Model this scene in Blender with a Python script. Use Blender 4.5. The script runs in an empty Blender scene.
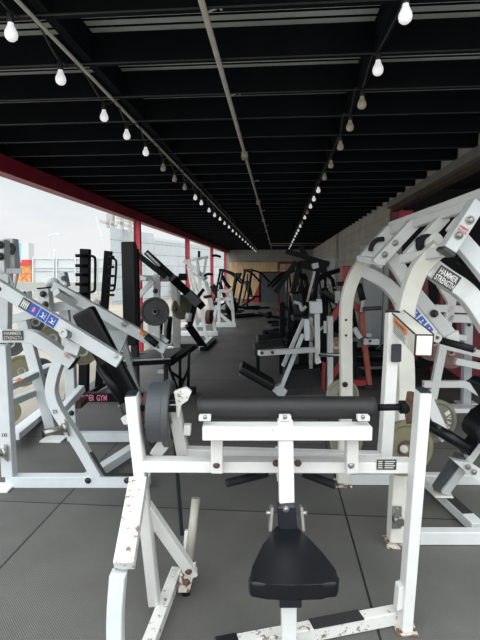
import bpy, bmesh, math, random
from mathutils import Vector, Matrix
random.seed(7)
PI = math.pi
# ------------------------------------------------------------------ camera
F = 470.0; H = 1.55
PITCH = math.atan(49 / F); YAW = math.atan(38 / math.hypot(F, 49))
cp, sp = math.cos(PITCH), math.sin(PITCH); cy_, sy_ = math.cos(YAW), math.sin(YAW)
U = Vector((cy_, sy_, 0)); V = Vector((-sy_, cy_, 0)); Z = Vector((0, 0, 1)); X = Vector((1, 0, 0)); Y = Vector((0, 1, 0))
scene = bpy.context.scene
C = scene.collection
cd = bpy.data.cameras.new('camera'); cam = bpy.data.objects.new('camera', cd); C.objects.link(cam)
cam.location = (0, 0, H); cam.rotation_euler = (PI / 2 - PITCH, 0, YAW)
cd.sensor_fit = 'VERTICAL'; cd.sensor_height = 24; cd.lens = F / 640 * 24; cd.clip_end = 500; cd.clip_start = .05
scene.camera = cam
scene.view_settings.view_transform = 'Standard'; scene.view_settings.look = 'None'
scene.view_settings.gamma = 1; scene.view_settings.use_curve_mapping = False
scene.view_settings.exposure = 0.08

def ray(px, py):
    x = (px - 240) / F; y = -(py - 320) / F
    return U * x + V * (cp + y * sp) + Z * (-sp + y * cp)
def P(px, py, v):            # a measured point v metres in front of the tripod
    d = ray(px, py); return Vector((0, 0, H)) + d * (v / d.dot(V))
def G(px, py, z=0.0):        # a measured point on the floor (or a level z)
    d = ray(px, py); return Vector((0, 0, H)) + d * ((z - H) / d.z)
def drop(p, z=0.0): return Vector((p.x, p.y, z))

# ------------------------------------------------------------------ materials
M = {}
def mat(name, col, rough=.5, metal=0, var=.06, scale=12, chips=None, chip_amt=.0, bump=0, bscale=60, spec=.5):
    m = bpy.data.materials.new(name); m.use_nodes = True; nt = m.node_tree; n = nt.nodes; l = nt.links
    b = n['Principled BSDF']; b.inputs['Roughness'].default_value = rough; b.inputs['Metallic'].default_value = metal
    b.inputs['Specular IOR Level'].default_value = spec
    tc = n.new('ShaderNodeTexCoord')
    nz = n.new('ShaderNodeTexNoise'); nz.inputs['Scale'].default_value = scale; nz.inputs['Detail'].default_value = 5
    l.new(tc.outputs['Object'], nz.inputs['Vector'])
    r = n.new('ShaderNodeValToRGB'); r.color_ramp.elements[0].position = .3; r.color_ramp.elements[1].position = .7
    r.color_ramp.elements[0].color = tuple(max(0, c * (1 - var)) for c in col) + (1,)
    r.color_ramp.elements[1].color = tuple(min(1, c * (1 + var)) for c in col) + (1,)
    l.new(nz.outputs['Fac'], r.inputs['Fac']); out = r.outputs['Color']
    if chips:
        n2 = n.new('ShaderNodeTexNoise'); n2.inputs['Scale'].default_value = 38; n2.inputs['Detail'].default_value = 6; n2.inputs['Roughness'].default_value = .65
        l.new(tc.outputs['Object'], n2.inputs['Vector'])
        r2 = n.new('ShaderNodeValToRGB'); t = 1 - chip_amt
        r2.color_ramp.elements[0].position = t; r2.color_ramp.elements[1].position = min(1, t + .025)
        l.new(n2.outputs['Fac'], r2.inputs['Fac'])
        mx = n.new('ShaderNodeMix'); mx.data_type = 'RGBA'; l.new(r2.outputs['Color'], mx.inputs['Factor'])
        l.new(out, mx.inputs[6]); mx.inputs[7].default_value = chips + (1,); out = mx.outputs[2]
    l.new(out, b.inputs['Base Color'])
    if bump:
        n3 = n.new('ShaderNodeTexNoise'); n3.inputs['Scale'].default_value = bscale; n3.inputs['Detail'].default_value = 3
        l.new(tc.outputs['Object'], n3.inputs['Vector'])
        bp = n.new('ShaderNodeBump'); bp.inputs['Strength'].default_value = bump; bp.inputs['Distance'].default_value = .004
        l.new(n3.outputs['Fac'], bp.inputs['Height']); l.new(bp.outputs['Normal'], b.inputs['Normal'])
    M[name] = m; return m
mat('white_paint', (.71, .71, .69), .42, chips=(.16, .09, .05), chip_amt=.315, var=.03)
mat('clean_white_paint', (.62, .65, .67), .4, var=.04, chips=(.25, .2, .16), chip_amt=.27)
mat('chipped_white_paint', (.68, .67, .64), .5, chips=(.22, .15, .11), chip_amt=.415, var=.05)
mat('rusty_paint', (.55, .5, .44), .7, chips=(.14, .07, .04), chip_amt=.50, var=.2)
mat('cream_paint', (.66, .65, .59), .42, var=.10, scale=5, chips=(.30, .22, .12), chip_amt=.28)
mat('silver_paint', (.62, .63, .62), .4, metal=.0, var=.06, scale=7, chips=(.2, .18, .15), chip_amt=.28)
mat('pale_grey_paint', (.55, .58, .59), .4, var=.06, chips=(.2, .2, .2), chip_amt=.26)
mat('dark_grey_paint', (.07, .075, .08), .45, var=.1)
mat('chrome', (.42, .42, .40), .3, metal=1, var=.12)
mat('worn_zinc', (.46, .44, .38), .45, metal=.2, var=.12)
mat('bright_white_paint', (.84, .85, .85), .4, var=.03)
mat('dull_steel', (.36, .35, .33), .42, metal=.9, var=.15, bump=.1)
mat('rust', (.10, .05, .035), .85, var=.35, scale=40, bump=.4)
mat('black_metal', (.005, .006, .008), .5, var=.2, spec=.16)
mat('navy_metal', (.010, .012, .020), .45, var=.2)
mat('black_vinyl', (.005, .006, .008), .36, var=.1, bump=.1, bscale=300, spec=.3)
mat('worn_vinyl', (.011, .011, .012), .55, var=.15, bump=.4, bscale=220)
mat('black_rubber', (.010, .010, .012), .6, var=.15, spec=.3)
mat('grip_tape', (.018, .018, .019), .95, var=.3, scale=200, bump=.5)
mat('grey_plate_rubber', (.05, .056, .064), .55, var=.08)
mat('dark_plate', (.05, .053, .055), .5, var=.12)
mat('olive_plate', (.16, .148, .09), .5, var=.15, scale=14, chips=(.14, .08, .04), chip_amt=.36)
mat('pale_olive_plate', (.24, .235, .17), .5, var=.1)
mat('maroon_plate', (.09, .03, .03), .6, var=.2)
mat('tan_plate', (.30, .17, .14), .6, var=.1)
mat('bolt_black', (.015, .015, .015), .3)
mat('red_paint', (.50, .025, .05), .45, var=.12)
mat('red_machine_paint', (.34, .025, .03), .42, var=.1, chips=(.2, .12, .1), chip_amt=.3)
mat('worn_red_paint', (.36, .09, .06), .5, var=.2, chips=(.25, .2, .18), chip_amt=.36)
mat('maroon_paint', (.16, .012, .025), .45, var=.15)
mat('beam_red', (.27, .012, .035), .5, var=.12)
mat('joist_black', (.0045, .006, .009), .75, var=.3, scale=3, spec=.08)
mat('joist_edge', (.035, .036, .038), .6, var=.25, scale=6)
mat('conduit_grey', (.36, .35, .32), .45, metal=.3, var=.12)
mat('cable_black', (.012, .012, .013), .5)
mat('bulb_white', (.88, .88, .90), .25, var=.01)
mat('bulb_clear', (.45, .40, .33), .15, var=.2)
mat('lettering_white', (.85, .85, .83), .5, var=.02)
mat('lettering_grey', (.55, .55, .5), .5, var=.05)
mat('lettering_pink', (.85, .25, .36), .5, var=.05)
mat('lettering_red', (.65, .10, .12), .5, var=.05)
mat('decal_dark', (.045, .045, .05), .45, var=.1)
mat('decal_blue', (.03, .09, .42), .4, var=.05)
mat('decal_orange', (.80, .24, .05), .5, var=.03)
mat('decal_paper', (.68, .68, .64), .6, var=.05)
mat('grey_cap', (.03, .033, .04), .5)
mat('cabinet_grey', (.36, .38, .39), .5, var=.04)
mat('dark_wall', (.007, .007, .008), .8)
mat('rust_trim', (.05, .028, .02), .8, var=.2)
mat('steel_header', (.17, .165, .155), .6, var=.15)
mat('block_infill', (.42, .41, .38), .8, var=.08)
mat('sign_blue', (.18, .38, .55), .6)
mat('tank_white', (.5, .51, .51), .6)
mat('kiosk_red', (.55, .04, .04), .5)
mat('kiosk_yellow', (.55, .22, .08), .5, var=.5, scale=3)
mat('kerb_grey', (.33, .33, .31), .8)
mat('fence_white', (.50, .52, .52), .6, var=.03)
mat('leaf_green', (.13, .20, .07), .7, var=.4, scale=3)
mat('bark', (.12, .09, .06), .9)
mat('dark_glass', (.05, .06, .07), .1)

def nodes(name):
    m = bpy.data.materials.new(name); m.use_nodes = True; M[name] = m
    return m.node_tree.nodes, m.node_tree.links, m.node_tree.nodes['Principled BSDF']
# rubber mats: 1.89 m x 1.22 m, fine diamond tread
n, l, b = nodes('rubber_floor')
geo = n.new('ShaderNodeNewGeometry')
mp = n.new('ShaderNodeMapping'); mp.inputs['Location'].default_value = (1.44, -2.9 + 1.22 * 4, 0)
l.new(geo.outputs['Position'], mp.inputs['Vector'])
br = n.new('ShaderNodeTexBrick'); br.offset = 0; br.inputs['Scale'].default_value = 1; br.inputs['Mortar Size'].default_value = .006
br.inputs['Brick Width'].default_value = 1.885; br.inputs['Row Height'].default_value = 1.22; br.inputs['Mortar Smooth'].default_value = .1
br.inputs['Color1'].default_value = (.105, .103, .098, 1); br.inputs['Color2'].default_value = (.085, .084, .081, 1); br.inputs['Mortar'].default_value = (.006, .006, .006, 1)
l.new(mp.outputs[0], br.inputs['Vector'])
nz = n.new('ShaderNodeTexNoise'); nz.inputs['Scale'].default_value = 1.6; nz.inputs['Detail'].default_value = 7; l.new(geo.outputs['Position'], nz.inputs['Vector'])
rr = n.new('ShaderNodeValToRGB'); rr.color_ramp.elements[0].position = .3; rr.color_ramp.elements[0].color = (.85, .84, .82, 1); rr.color_ramp.elements[1].position = .75; rr.color_ramp.elements[1].color = (1.35, 1.33, 1.28, 1)
l.new(nz.outputs['Fac'], rr.inputs['Fac'])
mx = n.new('ShaderNodeMix'); mx.data_type = 'RGBA'; mx.blend_type = 'MULTIPLY'; mx.inputs['Factor'].default_value = 1
l.new(br.outputs['Color'], mx.inputs[6]); l.new(rr.outputs['Color'], mx.inputs[7]); l.new(mx.outputs[2], b.inputs['Base Color'])
wv = n.new('ShaderNodeTexWave'); wv.inputs['Scale'].default_value = 55; wv.bands_direction = 'DIAGONAL'; l.new(geo.outputs['Position'], wv.inputs['Vector'])
vm = n.new('ShaderNodeVectorMath'); vm.operation = 'MULTIPLY'; vm.inputs[1].default_value = (-1, 1, 1); l.new(geo.outputs['Position'], vm.inputs[0])
w2 = n.new('ShaderNodeTexWave'); w2.inputs['Scale'].default_value = 55; w2.bands_direction = 'DIAGONAL'; l.new(vm.outputs[0], w2.inputs['Vector'])
ma = n.new('ShaderNodeMath'); ma.operation = 'ADD'; l.new(wv.outputs['Fac'], ma.inputs[0]); l.new(w2.outputs['Fac'], ma.inputs[1])
bp = n.new('ShaderNodeBump'); bp.inputs['Strength'].default_value = .6; bp.inputs['Distance'].default_value = .002
l.new(ma.outputs[0], bp.inputs['Height']); l.new(bp.outputs['Normal'], b.inputs['Normal'])
b.inputs['Roughness'].default_value = .62; b.inputs['Specular IOR Level'].default_value = .45
# block walls
def block(name, c1, c2, mo, bw=.4, rh=.2, axis='Y', ms=.008, stain=.12):
    n, l, b = nodes(name)
    geo = n.new('ShaderNodeNewGeometry'); sx = n.new('ShaderNodeSeparateXYZ'); l.new(geo.outputs['Position'], sx.inputs[0])
    cb = n.new('ShaderNodeCombineXYZ'); l.new(sx.outputs[axis], cb.inputs['X']); l.new(sx.outputs['Z'], cb.inputs['Y'])
    br = n.new('ShaderNodeTexBrick'); br.inputs['Scale'].default_value = 1; br.inputs['Brick Width'].default_value = bw; br.inputs['Row Height'].default_value = rh
    br.inputs['Mortar Size'].default_value = ms; br.inputs['Color1'].default_value = c1 + (1,); br.inputs['Color2'].default_value = c2 + (1,); br.inputs['Mortar'].default_value = mo + (1,)
    l.new(cb.outputs[0], br.inputs['Vector'])
    nz = n.new('ShaderNodeTexNoise'); nz.inputs['Scale'].default_value = 2.5; nz.inputs['Detail'].default_value = 6; l.new(geo.outputs['Position'], nz.inputs['Vector'])
    rr = n.new('ShaderNodeValToRGB'); rr.color_ramp.elements[0].position = .3; rr.color_ramp.elements[0].color = (1 - stain,) * 3 + (1,); rr.color_ramp.elements[1].position = .7; rr.color_ramp.elements[1].color = (1, 1, 1, 1)
    l.new(nz.outputs['Fac'], rr.inputs['Fac'])
    mx = n.new('ShaderNodeMix'); mx.data_type = 'RGBA'; mx.blend_type = 'MULTIPLY'; mx.inputs['Factor'].default_value = 1
    l.new(br.outputs['Color'], mx.inputs[6]); l.new(rr.outputs['Color'], mx.inputs[7]); l.new(mx.outputs[2], b.inputs['Base Color'])
    bp = n.new('ShaderNodeBump'); bp.inputs['Strength'].default_value = .5; bp.inputs['Distance'].default_value = .01
    l.new(br.outputs['Fac'], bp.inputs['Height']); bp.invert = True; l.new(bp.outputs['Normal'], b.inputs['Normal'])
    b.inputs['Roughness'].default_value = .85
block('block_wall', (.47, .45, .41), (.43, .41, .37), (.34, .33, .30), stain=.25)
block('back_block_wall', (.36, .35, .32), (.33, .32, .30), (.26, .25, .24), axis='X', stain=.25)
block('white_block_wall', (.52, .55, .57), (.48, .51, .53), (.29, .31, .33), bw=6, rh=.62, ms=.02, stain=.12)
n, l, b = nodes('plywood')
geo = n.new('ShaderNodeNewGeometry'); mp = n.new('ShaderNodeMapping'); mp.inputs['Scale'].default_value = (6, 6, .8); l.new(geo.outputs['Position'], mp.inputs['Vector'])
nz = n.new('ShaderNodeTexNoise'); nz.inputs['Scale'].default_value = 1.2; nz.inputs['Detail'].default_value = 8; nz.inputs['Distortion'].default_value = 1.5; l.new(mp.outputs[0], nz.inputs['Vector'])
rr = n.new('ShaderNodeValToRGB'); rr.color_ramp.elements[0].position = .3; rr.color_ramp.elements[0].color = (.50, .31, .15, 1); rr.color_ramp.elements[1].position = .7; rr.color_ramp.elements[1].color = (.74, .53, .31, 1)
l.new(nz.outputs['Fac'], rr.inputs['Fac']); l.new(rr.outputs['Color'], b.inputs['Base Color']); b.inputs['Roughness'].default_value = .7
# corrugated deck: light galvanised steel
mat('deck_steel', (.50, .53, .53), .45, metal=.15, var=.15, scale=3)
n, l, b = nodes('concrete_yard')
geo = n.new('ShaderNodeNewGeometry')
nz = n.new('ShaderNodeTexNoise'); nz.inputs['Scale'].default_value = 1.2; nz.inputs['Detail'].default_value = 10; l.new(geo.outputs['Position'], nz.inputs['Vector'])
rr = n.new('ShaderNodeValToRGB'); rr.color_ramp.elements[0].position = .3; rr.color_ramp.elements[0].color = (.235, .205, .165, 1); rr.color_ramp.elements[1].position = .7; rr.color_ramp.elements[1].color = (.31, .275, .23, 1)
l.new(nz.outputs['Fac'], rr.inputs['Fac']); l.new(rr.outputs['Color'], b.inputs['Base Color']); b.inputs['Roughness'].default_value = .9

for k_, st in (('bulb_white', .38),):
    b_ = M[k_].node_tree.nodes['Principled BSDF']; b_.inputs['Emission Color'].default_value = (.95, .95, 1, 1); b_.inputs['Emission Strength'].default_value = st
# ------------------------------------------------------------------ mesh helpers
WL = {}
def thing(name, label, cat, loc=(0, 0, 0), group=None):
    o = bpy.data.objects.new(name, None); C.objects.link(o); o.location = loc; o.empty_display_size = .1
    o['label'] = label; o['category'] = cat
    if group: o['group'] = group
    WL[o] = Vector(loc); return o
def tag(o, label, cat, group=None):
    o['label'] = label; o['category'] = cat
    if group: o['group'] = group
    return o
class MB:
    def __init__(s): s.bm = bmesh.new(); s.par = []
    def mesh(s, vs, fs, bev=0, seg=1, smooth=False):
        bv = [s.bm.verts.new(v) for v in vs]; out = []
        for f in fs:
            try:
                fc = s.bm.faces.new([bv[i] for i in f]); fc.smooth = smooth; out.append(fc)
            except ValueError: pass
        if bev:
            ed = {e for f in out for e in f.edges}
            r = bmesh.ops.bevel(s.bm, geom=list(ed), offset=bev, segments=seg, profile=.6, affect='EDGES', clamp_overlap=True)
            if seg > 1:
                for f in r['faces']: f.smooth = True
        return s
    def bar(s, p, q, w, d, n=None, bev=.003, seg=1, taper=1):
        p = Vector(p); q = Vector(q); t = (q - p).normalized()
        if n is None: n = Z if abs(t.dot(V)) > .85 else V
        if abs(t.dot(n)) > .97: n = X
        a = t.cross(n).normalized(); c = a.cross(t).normalized()
        vs = []
        for k, e in enumerate((p, q)):
            g = 1 if k == 0 else taper
            for i, j in ((-1, -1), (1, -1), (1, 1), (-1, 1)): vs.append(e + a * (i * w * g / 2) + c * (j * d * g / 2))
        return s.mesh(vs, [(0, 1, 2, 3), (7, 6, 5, 4), (0, 4, 5, 1), (1, 5, 6, 2), (2, 6, 7, 3), (3, 7, 4, 0)], bev, seg)
    def box(s, c, sx, sy, sz, bev=.003, seg=1):
        c = Vector(c); return s.bar(c - Z * sz / 2, c + Z * sz / 2, sx, sy, n=Y, bev=bev, seg=seg)
    def curve(s, pts, k=6):
        pts = [Vector(p) for p in pts]
        if len(pts) < 3: return pts
        q = [2 * pts[0] - pts[1]] + pts + [2 * pts[-1] - pts[-2]]; out = []
        for i in range(1, len(q) - 2):
            a, b, c, d = q[i - 1:i + 3]
            for j in range(k):
                t = j / k
                out.append(.5 * ((2 * b) + (c - a) * t + (2 * a - 5 * b + 4 * c - d) * t * t + (3 * b - a - 3 * c + d) * t ** 3))
        out.append(pts[-1]); return out
    def path(s, pts, w, d, n=None, k=6, smooth=True):     # bent box tube
        pts = s.curve(pts, k) if smooth else [Vector(p) for p in pts]
        n = (n or V).normalized(); rings = []
        for i, p in enumerate(pts):
            t = (pts[min(i + 1, len(pts) - 1)] - pts[max(i - 1, 0)]).normalized()
            a = t.cross(n).normalized(); c = a.cross(t).normalized(); sc = 1
            if not smooth and 0 < i < len(pts) - 1:
                t1 = (pts[i] - pts[i - 1]).normalized(); t2 = (pts[i + 1] - pts[i]).normalized(); sc = 1 / max(.5, math.cos(t1.angle(t2) / 2))
            e = .10
            rings.append([p + a * (x * w / 2 * sc) + c * (y * d / 2) for x, y in ((-1 + e, -1), (1 - e, -1), (1, -1 + e), (1, 1 - e), (1 - e, 1), (-1 + e, 1), (-1, 1 - e), (-1, -1 + e))])
        m = 8; vs = [v for r in rings for v in r]; fs = []
        for i in range(len(rings) - 1):
            for j in range(m): fs.append((i * m + j, i * m + (j + 1) % m, (i + 1) * m + (j + 1) % m, (i + 1) * m + j))
        fs.append(tuple(range(m))[::-1]); fs.append(tuple((len(rings) - 1) * m + j for j in range(m)))
        return s.mesh(vs, fs)
    def tube(s, pts, r, seg=12, k=6, smooth=True, caps=True, r2=None):
        pts = s.curve(pts, k) if (smooth and len(pts) > 2) else [Vector(p) for p in pts]
        t0 = (pts[1] - pts[0]).normalized(); a = t0.orthogonal().normalized(); vs = []; L = len(pts)
        for i, p in enumerate(pts):
            t = (pts[min(i + 1, L - 1)] - pts[max(i - 1, 0)]).normalized()
            a = (a - t * a.dot(t)).normalized(); c = t.cross(a)
            rr = r if r2 is None else r + (r2 - r) * i / (L - 1)
            for j in range(seg): an = 2 * PI * j / seg; vs.append(p + (a * math.cos(an) + c * math.sin(an)) * rr)
        fs = [(i * seg + j, i * seg + (j + 1) % seg, (i + 1) * seg + (j + 1) % seg, (i + 1) * seg + j) for i in range(L - 1) for j in range(seg)]
        s.mesh(vs, fs, smooth=True)
        if caps:
            s.mesh([vs[j] for j in range(seg)], [tuple(range(seg))[::-1]]); s.mesh(vs[-seg:], [tuple(range(seg))])
        return s
    def lathe(s, prof, c, ax, seg=40):       # prof: (radius, offset along axis)
        ax = Vector(ax).normalized(); c = Vector(c); a = ax.orthogonal().normalized(); b2 = ax.cross(a); vs = []; m = len(prof)
        for j in range(seg):
            an = 2 * PI * j / seg; e = a * math.cos(an) + b2 * math.sin(an)
            for r, h in prof: vs.append(c + e * max(r, 1e-4) + ax * h)
        fs = [(j * m + i, j * m + i + 1, ((j + 1) % seg) * m + i + 1, ((j + 1) % seg) * m + i) for j in range(seg) for i in range(m - 1)]
        return s.mesh(vs, fs, smooth=False)
    def bolt(s, c, ax, r):                    # domed bolt head on a washer
        return s.lathe([(r * 1.25, 0), (r * 1.25, r * .25), (r * .9, r * .3), (r * .85, r * .7), (r * .5, r), (0, r * 1.05)], c, ax, 14)
    def prism(s, poly, n, t, bev=.002, seg=1):
        n = Vector(n).normalized() * (t / 2); k = len(poly); poly = [Vector(p) for p in poly]
        vs = [p - n for p in poly] + [p + n for p in poly]
        fs = [tuple(range(k))[::-1], tuple(range(k, 2 * k))] + [(i, (i + 1) % k, k + (i + 1) % k, k + i) for i in range(k)]
        return s.mesh(vs, fs, bev, seg)
    def sph(s, c, rx, ry=None, rz=None, seg=14):
        ry = ry or rx; rz = rz or rx; vs = []; fs = []; c = Vector(c); h = seg // 2
        for i in range(h + 1):
            for j in range(seg):
                th = PI * i / h; ph = 2 * PI * j / seg
                vs.append(c + Vector((rx * math.sin(th) * math.cos(ph), ry * math.sin(th) * math.sin(ph), rz * math.cos(th))))
        for i in range(h):
            for j in range(seg): fs.append((i * seg + j, (i + 1) * seg + j, (i + 1) * seg + (j + 1) % seg, i * seg + (j + 1) % seg))
        return s.mesh(vs, fs, smooth=True)
    def build(s, name, m, parent=None, label=None, loc=None):
        bmesh.ops.remove_doubles(s.bm, verts=s.bm.verts, dist=1e-5)
        bmesh.ops.recalc_face_normals(s.bm, faces=s.bm.faces)
        off = WL.get(parent, Vector((0, 0, 0))) if parent else Vector(loc or (0, 0, 0))
        for v in s.bm.verts: v.co -= off
        me = bpy.data.meshes.new(name); s.bm.to_mesh(me); s.bm.free(); me.materials.append(M[m] if isinstance(m, str) else m)
        o = bpy.data.objects.new(name, me); C.objects.link(o)
        if parent: o.parent = parent; WL[o] = off
        else: o.location = off; WL[o] = off
        if label: o['label'] = label
        return o
def bar(parent, name, m, p, q, w, d, label=None, **k): return MB().bar(p, q, w, d, **k).build(name, m, parent, label)
def pathp(parent, name, m, pts, w, d, label=None, **k): return MB().path(pts, w, d, **k).build(name, m, parent, label)
def tubep(parent, name, m, pts, r, label=None, **k): return MB().tube(pts, r, **k).build(name, m, parent, label)
def bolts(parent, pts, ax, r=.012, m='bolt_black'):
    for p in pts: MB().bolt(p, ax, r).build('bolt', m, parent)
def struct(o): o['kind'] = 'structure'; return o
_tc = {}
def textgeo(t):
    if t in _tc: return _tc[t]
    cu = bpy.data.curves.new('t', 'FONT'); cu.body = t; cu.size = 1; cu.extrude = .01; cu.offset = .012; cu.align_x = 'CENTER'; cu.align_y = 'CENTER'; cu.resolution_u = 3
    o = bpy.data.objects.new('t', cu); C.objects.link(o); dg = bpy.context.evaluated_depsgraph_get(); dg.update()
    me = bpy.data.meshes.new_from_object(o.evaluated_get(dg)); vs = [v.co.copy() for v in me.vertices]; fs = [tuple(p.vertices) for p in me.polygons]
    bpy.data.objects.remove(o); bpy.data.meshes.remove(me); bpy.data.curves.remove(cu)
    x0 = min(v.x for v in vs); x1 = max(v.x for v in vs); y0 = min(v.y for v in vs); y1 = max(v.y for v in vs)
    vs = [Vector(((v.x - (x0 + x1) / 2) / (x1 - x0), (v.y - (y0 + y1) / 2) / (y1 - y0), v.z)) for v in vs]
    _tc[t] = (vs, fs); return _tc[t]
def add_text(mb, t, c, xd, yd, w, h, lift=.0015):
    vs, fs = textgeo(t); c = Vector(c); xd = Vector(xd).normalized(); yd = Vector(yd); yd = (yd - xd * yd.dot(xd)).normalized(); nn = xd.cross(yd)
    return mb.mesh([c + xd * (v.x * w) + yd * (v.y * h) + nn * (v.z * .05 + lift) for v in vs], fs)
def plate_on(parent, name, m, c, xd, yd, w, h, t=.002, label=None):
    xd = Vector(xd).normalized(); yd = Vector(yd); yd = (yd - xd * yd.dot(xd)).normalized(); nn = xd.cross(yd); c = Vector(c) + nn * (t / 2)
    poly = [c + xd * (a * w / 2) + yd * (b_ * h / 2) for a, b_ in ((-1, -1), (1, -1), (1, 1), (-1, 1))]
    return MB().prism(poly, nn, t, bev=0).build(name, m, parent, label)

# ------------------------------------------------------------------ weight plates
def weight_plate(c, ax, r, t, m, label, group=None, text=None, hub='dull_steel', start=60):
    ax = Vector(ax).normalized(); c = Vector(c)
    root = thing('weight_plate', label, 'weight plate', c - Z * r, group)
    h = t / 2
    prof = [(.0, -h * .9), (.026, -h * .9), (.026, -h), (r * .24, -h), (r * .27, -h * .45), (r * .80, -h * .45), (r * .85, -h), (r * .985, -h), (r, -h * .8), (r, h * .8), (r * .985, h), (r * .85, h), (r * .80, h * .45), (r * .27, h * .45), (r * .24, h), (.026, h), (.026, h * .9), (0, h * .9)]
    MB().lathe(prof, c, ax, 48).build('disc', m, root)
    MB().lathe([(.026, -h), (.045, -h - .002), (.045, h + .002), (.026, h), (.026, -h)], c, ax, 24).build('hub_ring', hub, root)
    if text:
        nn = ax; up = (Z - nn * Z.dot(nn)).normalized(); xr = up.cross(nn).normalized(); mb = MB()
        for k, ch in enumerate(text):
            if ch == ' ': continue
            a = math.radians(start - k * 22); rad = xr * math.cos(a) + up * math.sin(a); tg = rad.cross(nn)
            add_text(mb, ch, c + rad * (r * .64) + nn * (h * .45), tg * (1 if tg.dot(nn.cross(rad)) else 1), rad, r * .19, r * .25)
        mb.build('lettering', 'lettering_white', root)
    return root

# ================================================================== SETTING
YE = 23.5; XL = -2.47; XR = 1.7; JZ = 2.59; Y0 = 1.25
def quadbox(name, x0, x1, y0, y1, z0, z1, m, parent=None, bev=0):
    b = MB(); b.box(((x0 + x1) / 2, (y0 + y1) / 2, (z0 + z1) / 2), x1 - x0, y1 - y0, z1 - z0, bev=bev); return b.build(name, m, parent)
struct(quadbox('floor', XL - .12, 7.0, .6, YE, -.12, 0, 'rubber_floor'))
struct(quadbox('floor_yard', -120, 60, -30, 160, -.30, -.125, 'concrete_yard')).name = 'floor_yard'
# ceiling deck with joists under it
mb = MB(); ys = Y0; vs = []; pr = []
pitch = .066; k = int((YE + .3 - Y0) / pitch)
for i in range(k):
    y = Y0 + i * pitch
    for dy, z in ((0, 2.735), (.048, 2.735), (.0485, 2.768), (.0655, 2.768)): pr.append((y + dy, z))
vs = [Vector((XL - .15, y, z)) for y, z in pr] + [Vector((XR + .2, y, z)) for y, z in pr]; N = len(pr)
mb.mesh(vs, [(i, i + 1, N + i + 1, N + i) for i in range(N - 1)])
ceil = struct(mb.build('ceiling', 'deck_steel'))
quadbox('roof_board', XL - .2, XR + .2, Y0, YE + .2, 2.775, 2.86, 'steel_header', ceil)
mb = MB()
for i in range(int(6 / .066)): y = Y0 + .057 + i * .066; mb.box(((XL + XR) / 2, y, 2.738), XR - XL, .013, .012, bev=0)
mb.build('flute_shadow_strip', 'joist_black', ceil)  # added black strips stand in for shadow and dark paint lines along the flutes
jy = [1.983 - .455 + .455 * i for i in range(60)]
jy = [y for y in jy if Y0 < y < YE - .1]
jm = MB(); jm.box((0, 0, 0), XR - XL + .0, .045, .142, bev=.002); jm = jm.build('joist', 'joist_black', ceil)
je = MB(); je.box((0, 0, 0), XR - XL, .008, .004, bev=0); je.box((0, -.024, 0), .001, .001, .001, bev=0); je = je.build('joist_edge', 'joist_edge', jm)
for i, y in enumerate(jy):
    o = jm if i == 0 else jm.copy()
    if i: C.objects.link(o)
    o.location = ((XL + XR) / 2, y, JZ + .071)
    e = je if i == 0 else je.copy()
    if i: C.objects.link(e)
    e.parent = o; e.location = (0, -.0195, -.0735)
for xx in (-.955, .47):
    for a, b_ in zip(jy[:-1], jy[1:]):
        quadbox('blocking', xx - .022, xx + .022, a + .022, b_ - .022, JZ + .004, JZ + .142, 'joist_black', ceil)
# red edge beam and right-hand header
struct(quadbox('trim_3', XL - .14, XL - .09, Y0, YE + .3, JZ, 2.86, 'joist_black'))
struct(quadbox('trim_1', XL - .14, XL, Y0, YE + .3, 2.435, JZ, 'beam_red'))
hd = struct(quadbox('trim_2', XR - .05, XR + .14, Y0, 7.5, 2.50, JZ, 'steel_header'))
quadbox('rust_flange', XR + .02, XR + .12, Y0, 7.5, 2.455, 2.50, 'rust_trim', hd)
for a, b_ in zip(jy[:-1], jy[1:]):
    quadbox('infill_block', XR - .03, XR + .14, a + .022, b_ - .022, JZ, 2.734, 'block_infill', hd)
struct(quadbox('wall_right', XR, XR + .2, 7.5, YE, 0, JZ, 'block_wall'))
wb = struct(quadbox('wall_back', XL - .1, XR + .2, YE, YE + .2, 0, JZ + .2, 'back_block_wall'))
# dark side room
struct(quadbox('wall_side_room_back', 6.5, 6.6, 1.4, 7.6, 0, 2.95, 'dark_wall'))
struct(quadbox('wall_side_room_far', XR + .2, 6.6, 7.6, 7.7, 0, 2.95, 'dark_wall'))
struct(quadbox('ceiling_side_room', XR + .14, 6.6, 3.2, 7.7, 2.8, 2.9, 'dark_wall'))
jb = thing('door_jamb', 'red painted steel door jamb at the end of the block wall', 'door jamb', (XR + .06, 7.42, 0))
quadbox('post', XR - .0, XR + .1, 7.36, 7.46, 0, 2.44, 'maroon_paint', jb)
quadbox('plate', XR + .10, XR + .31, 7.34, 7.39, 2.27, 2.452, 'red_paint', jb, .004)
quadbox('plate', XR + .52, XR + .56, 7.40, 7.45, 1.0, 2.44, 'maroon_paint', jb, .004)
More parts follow.
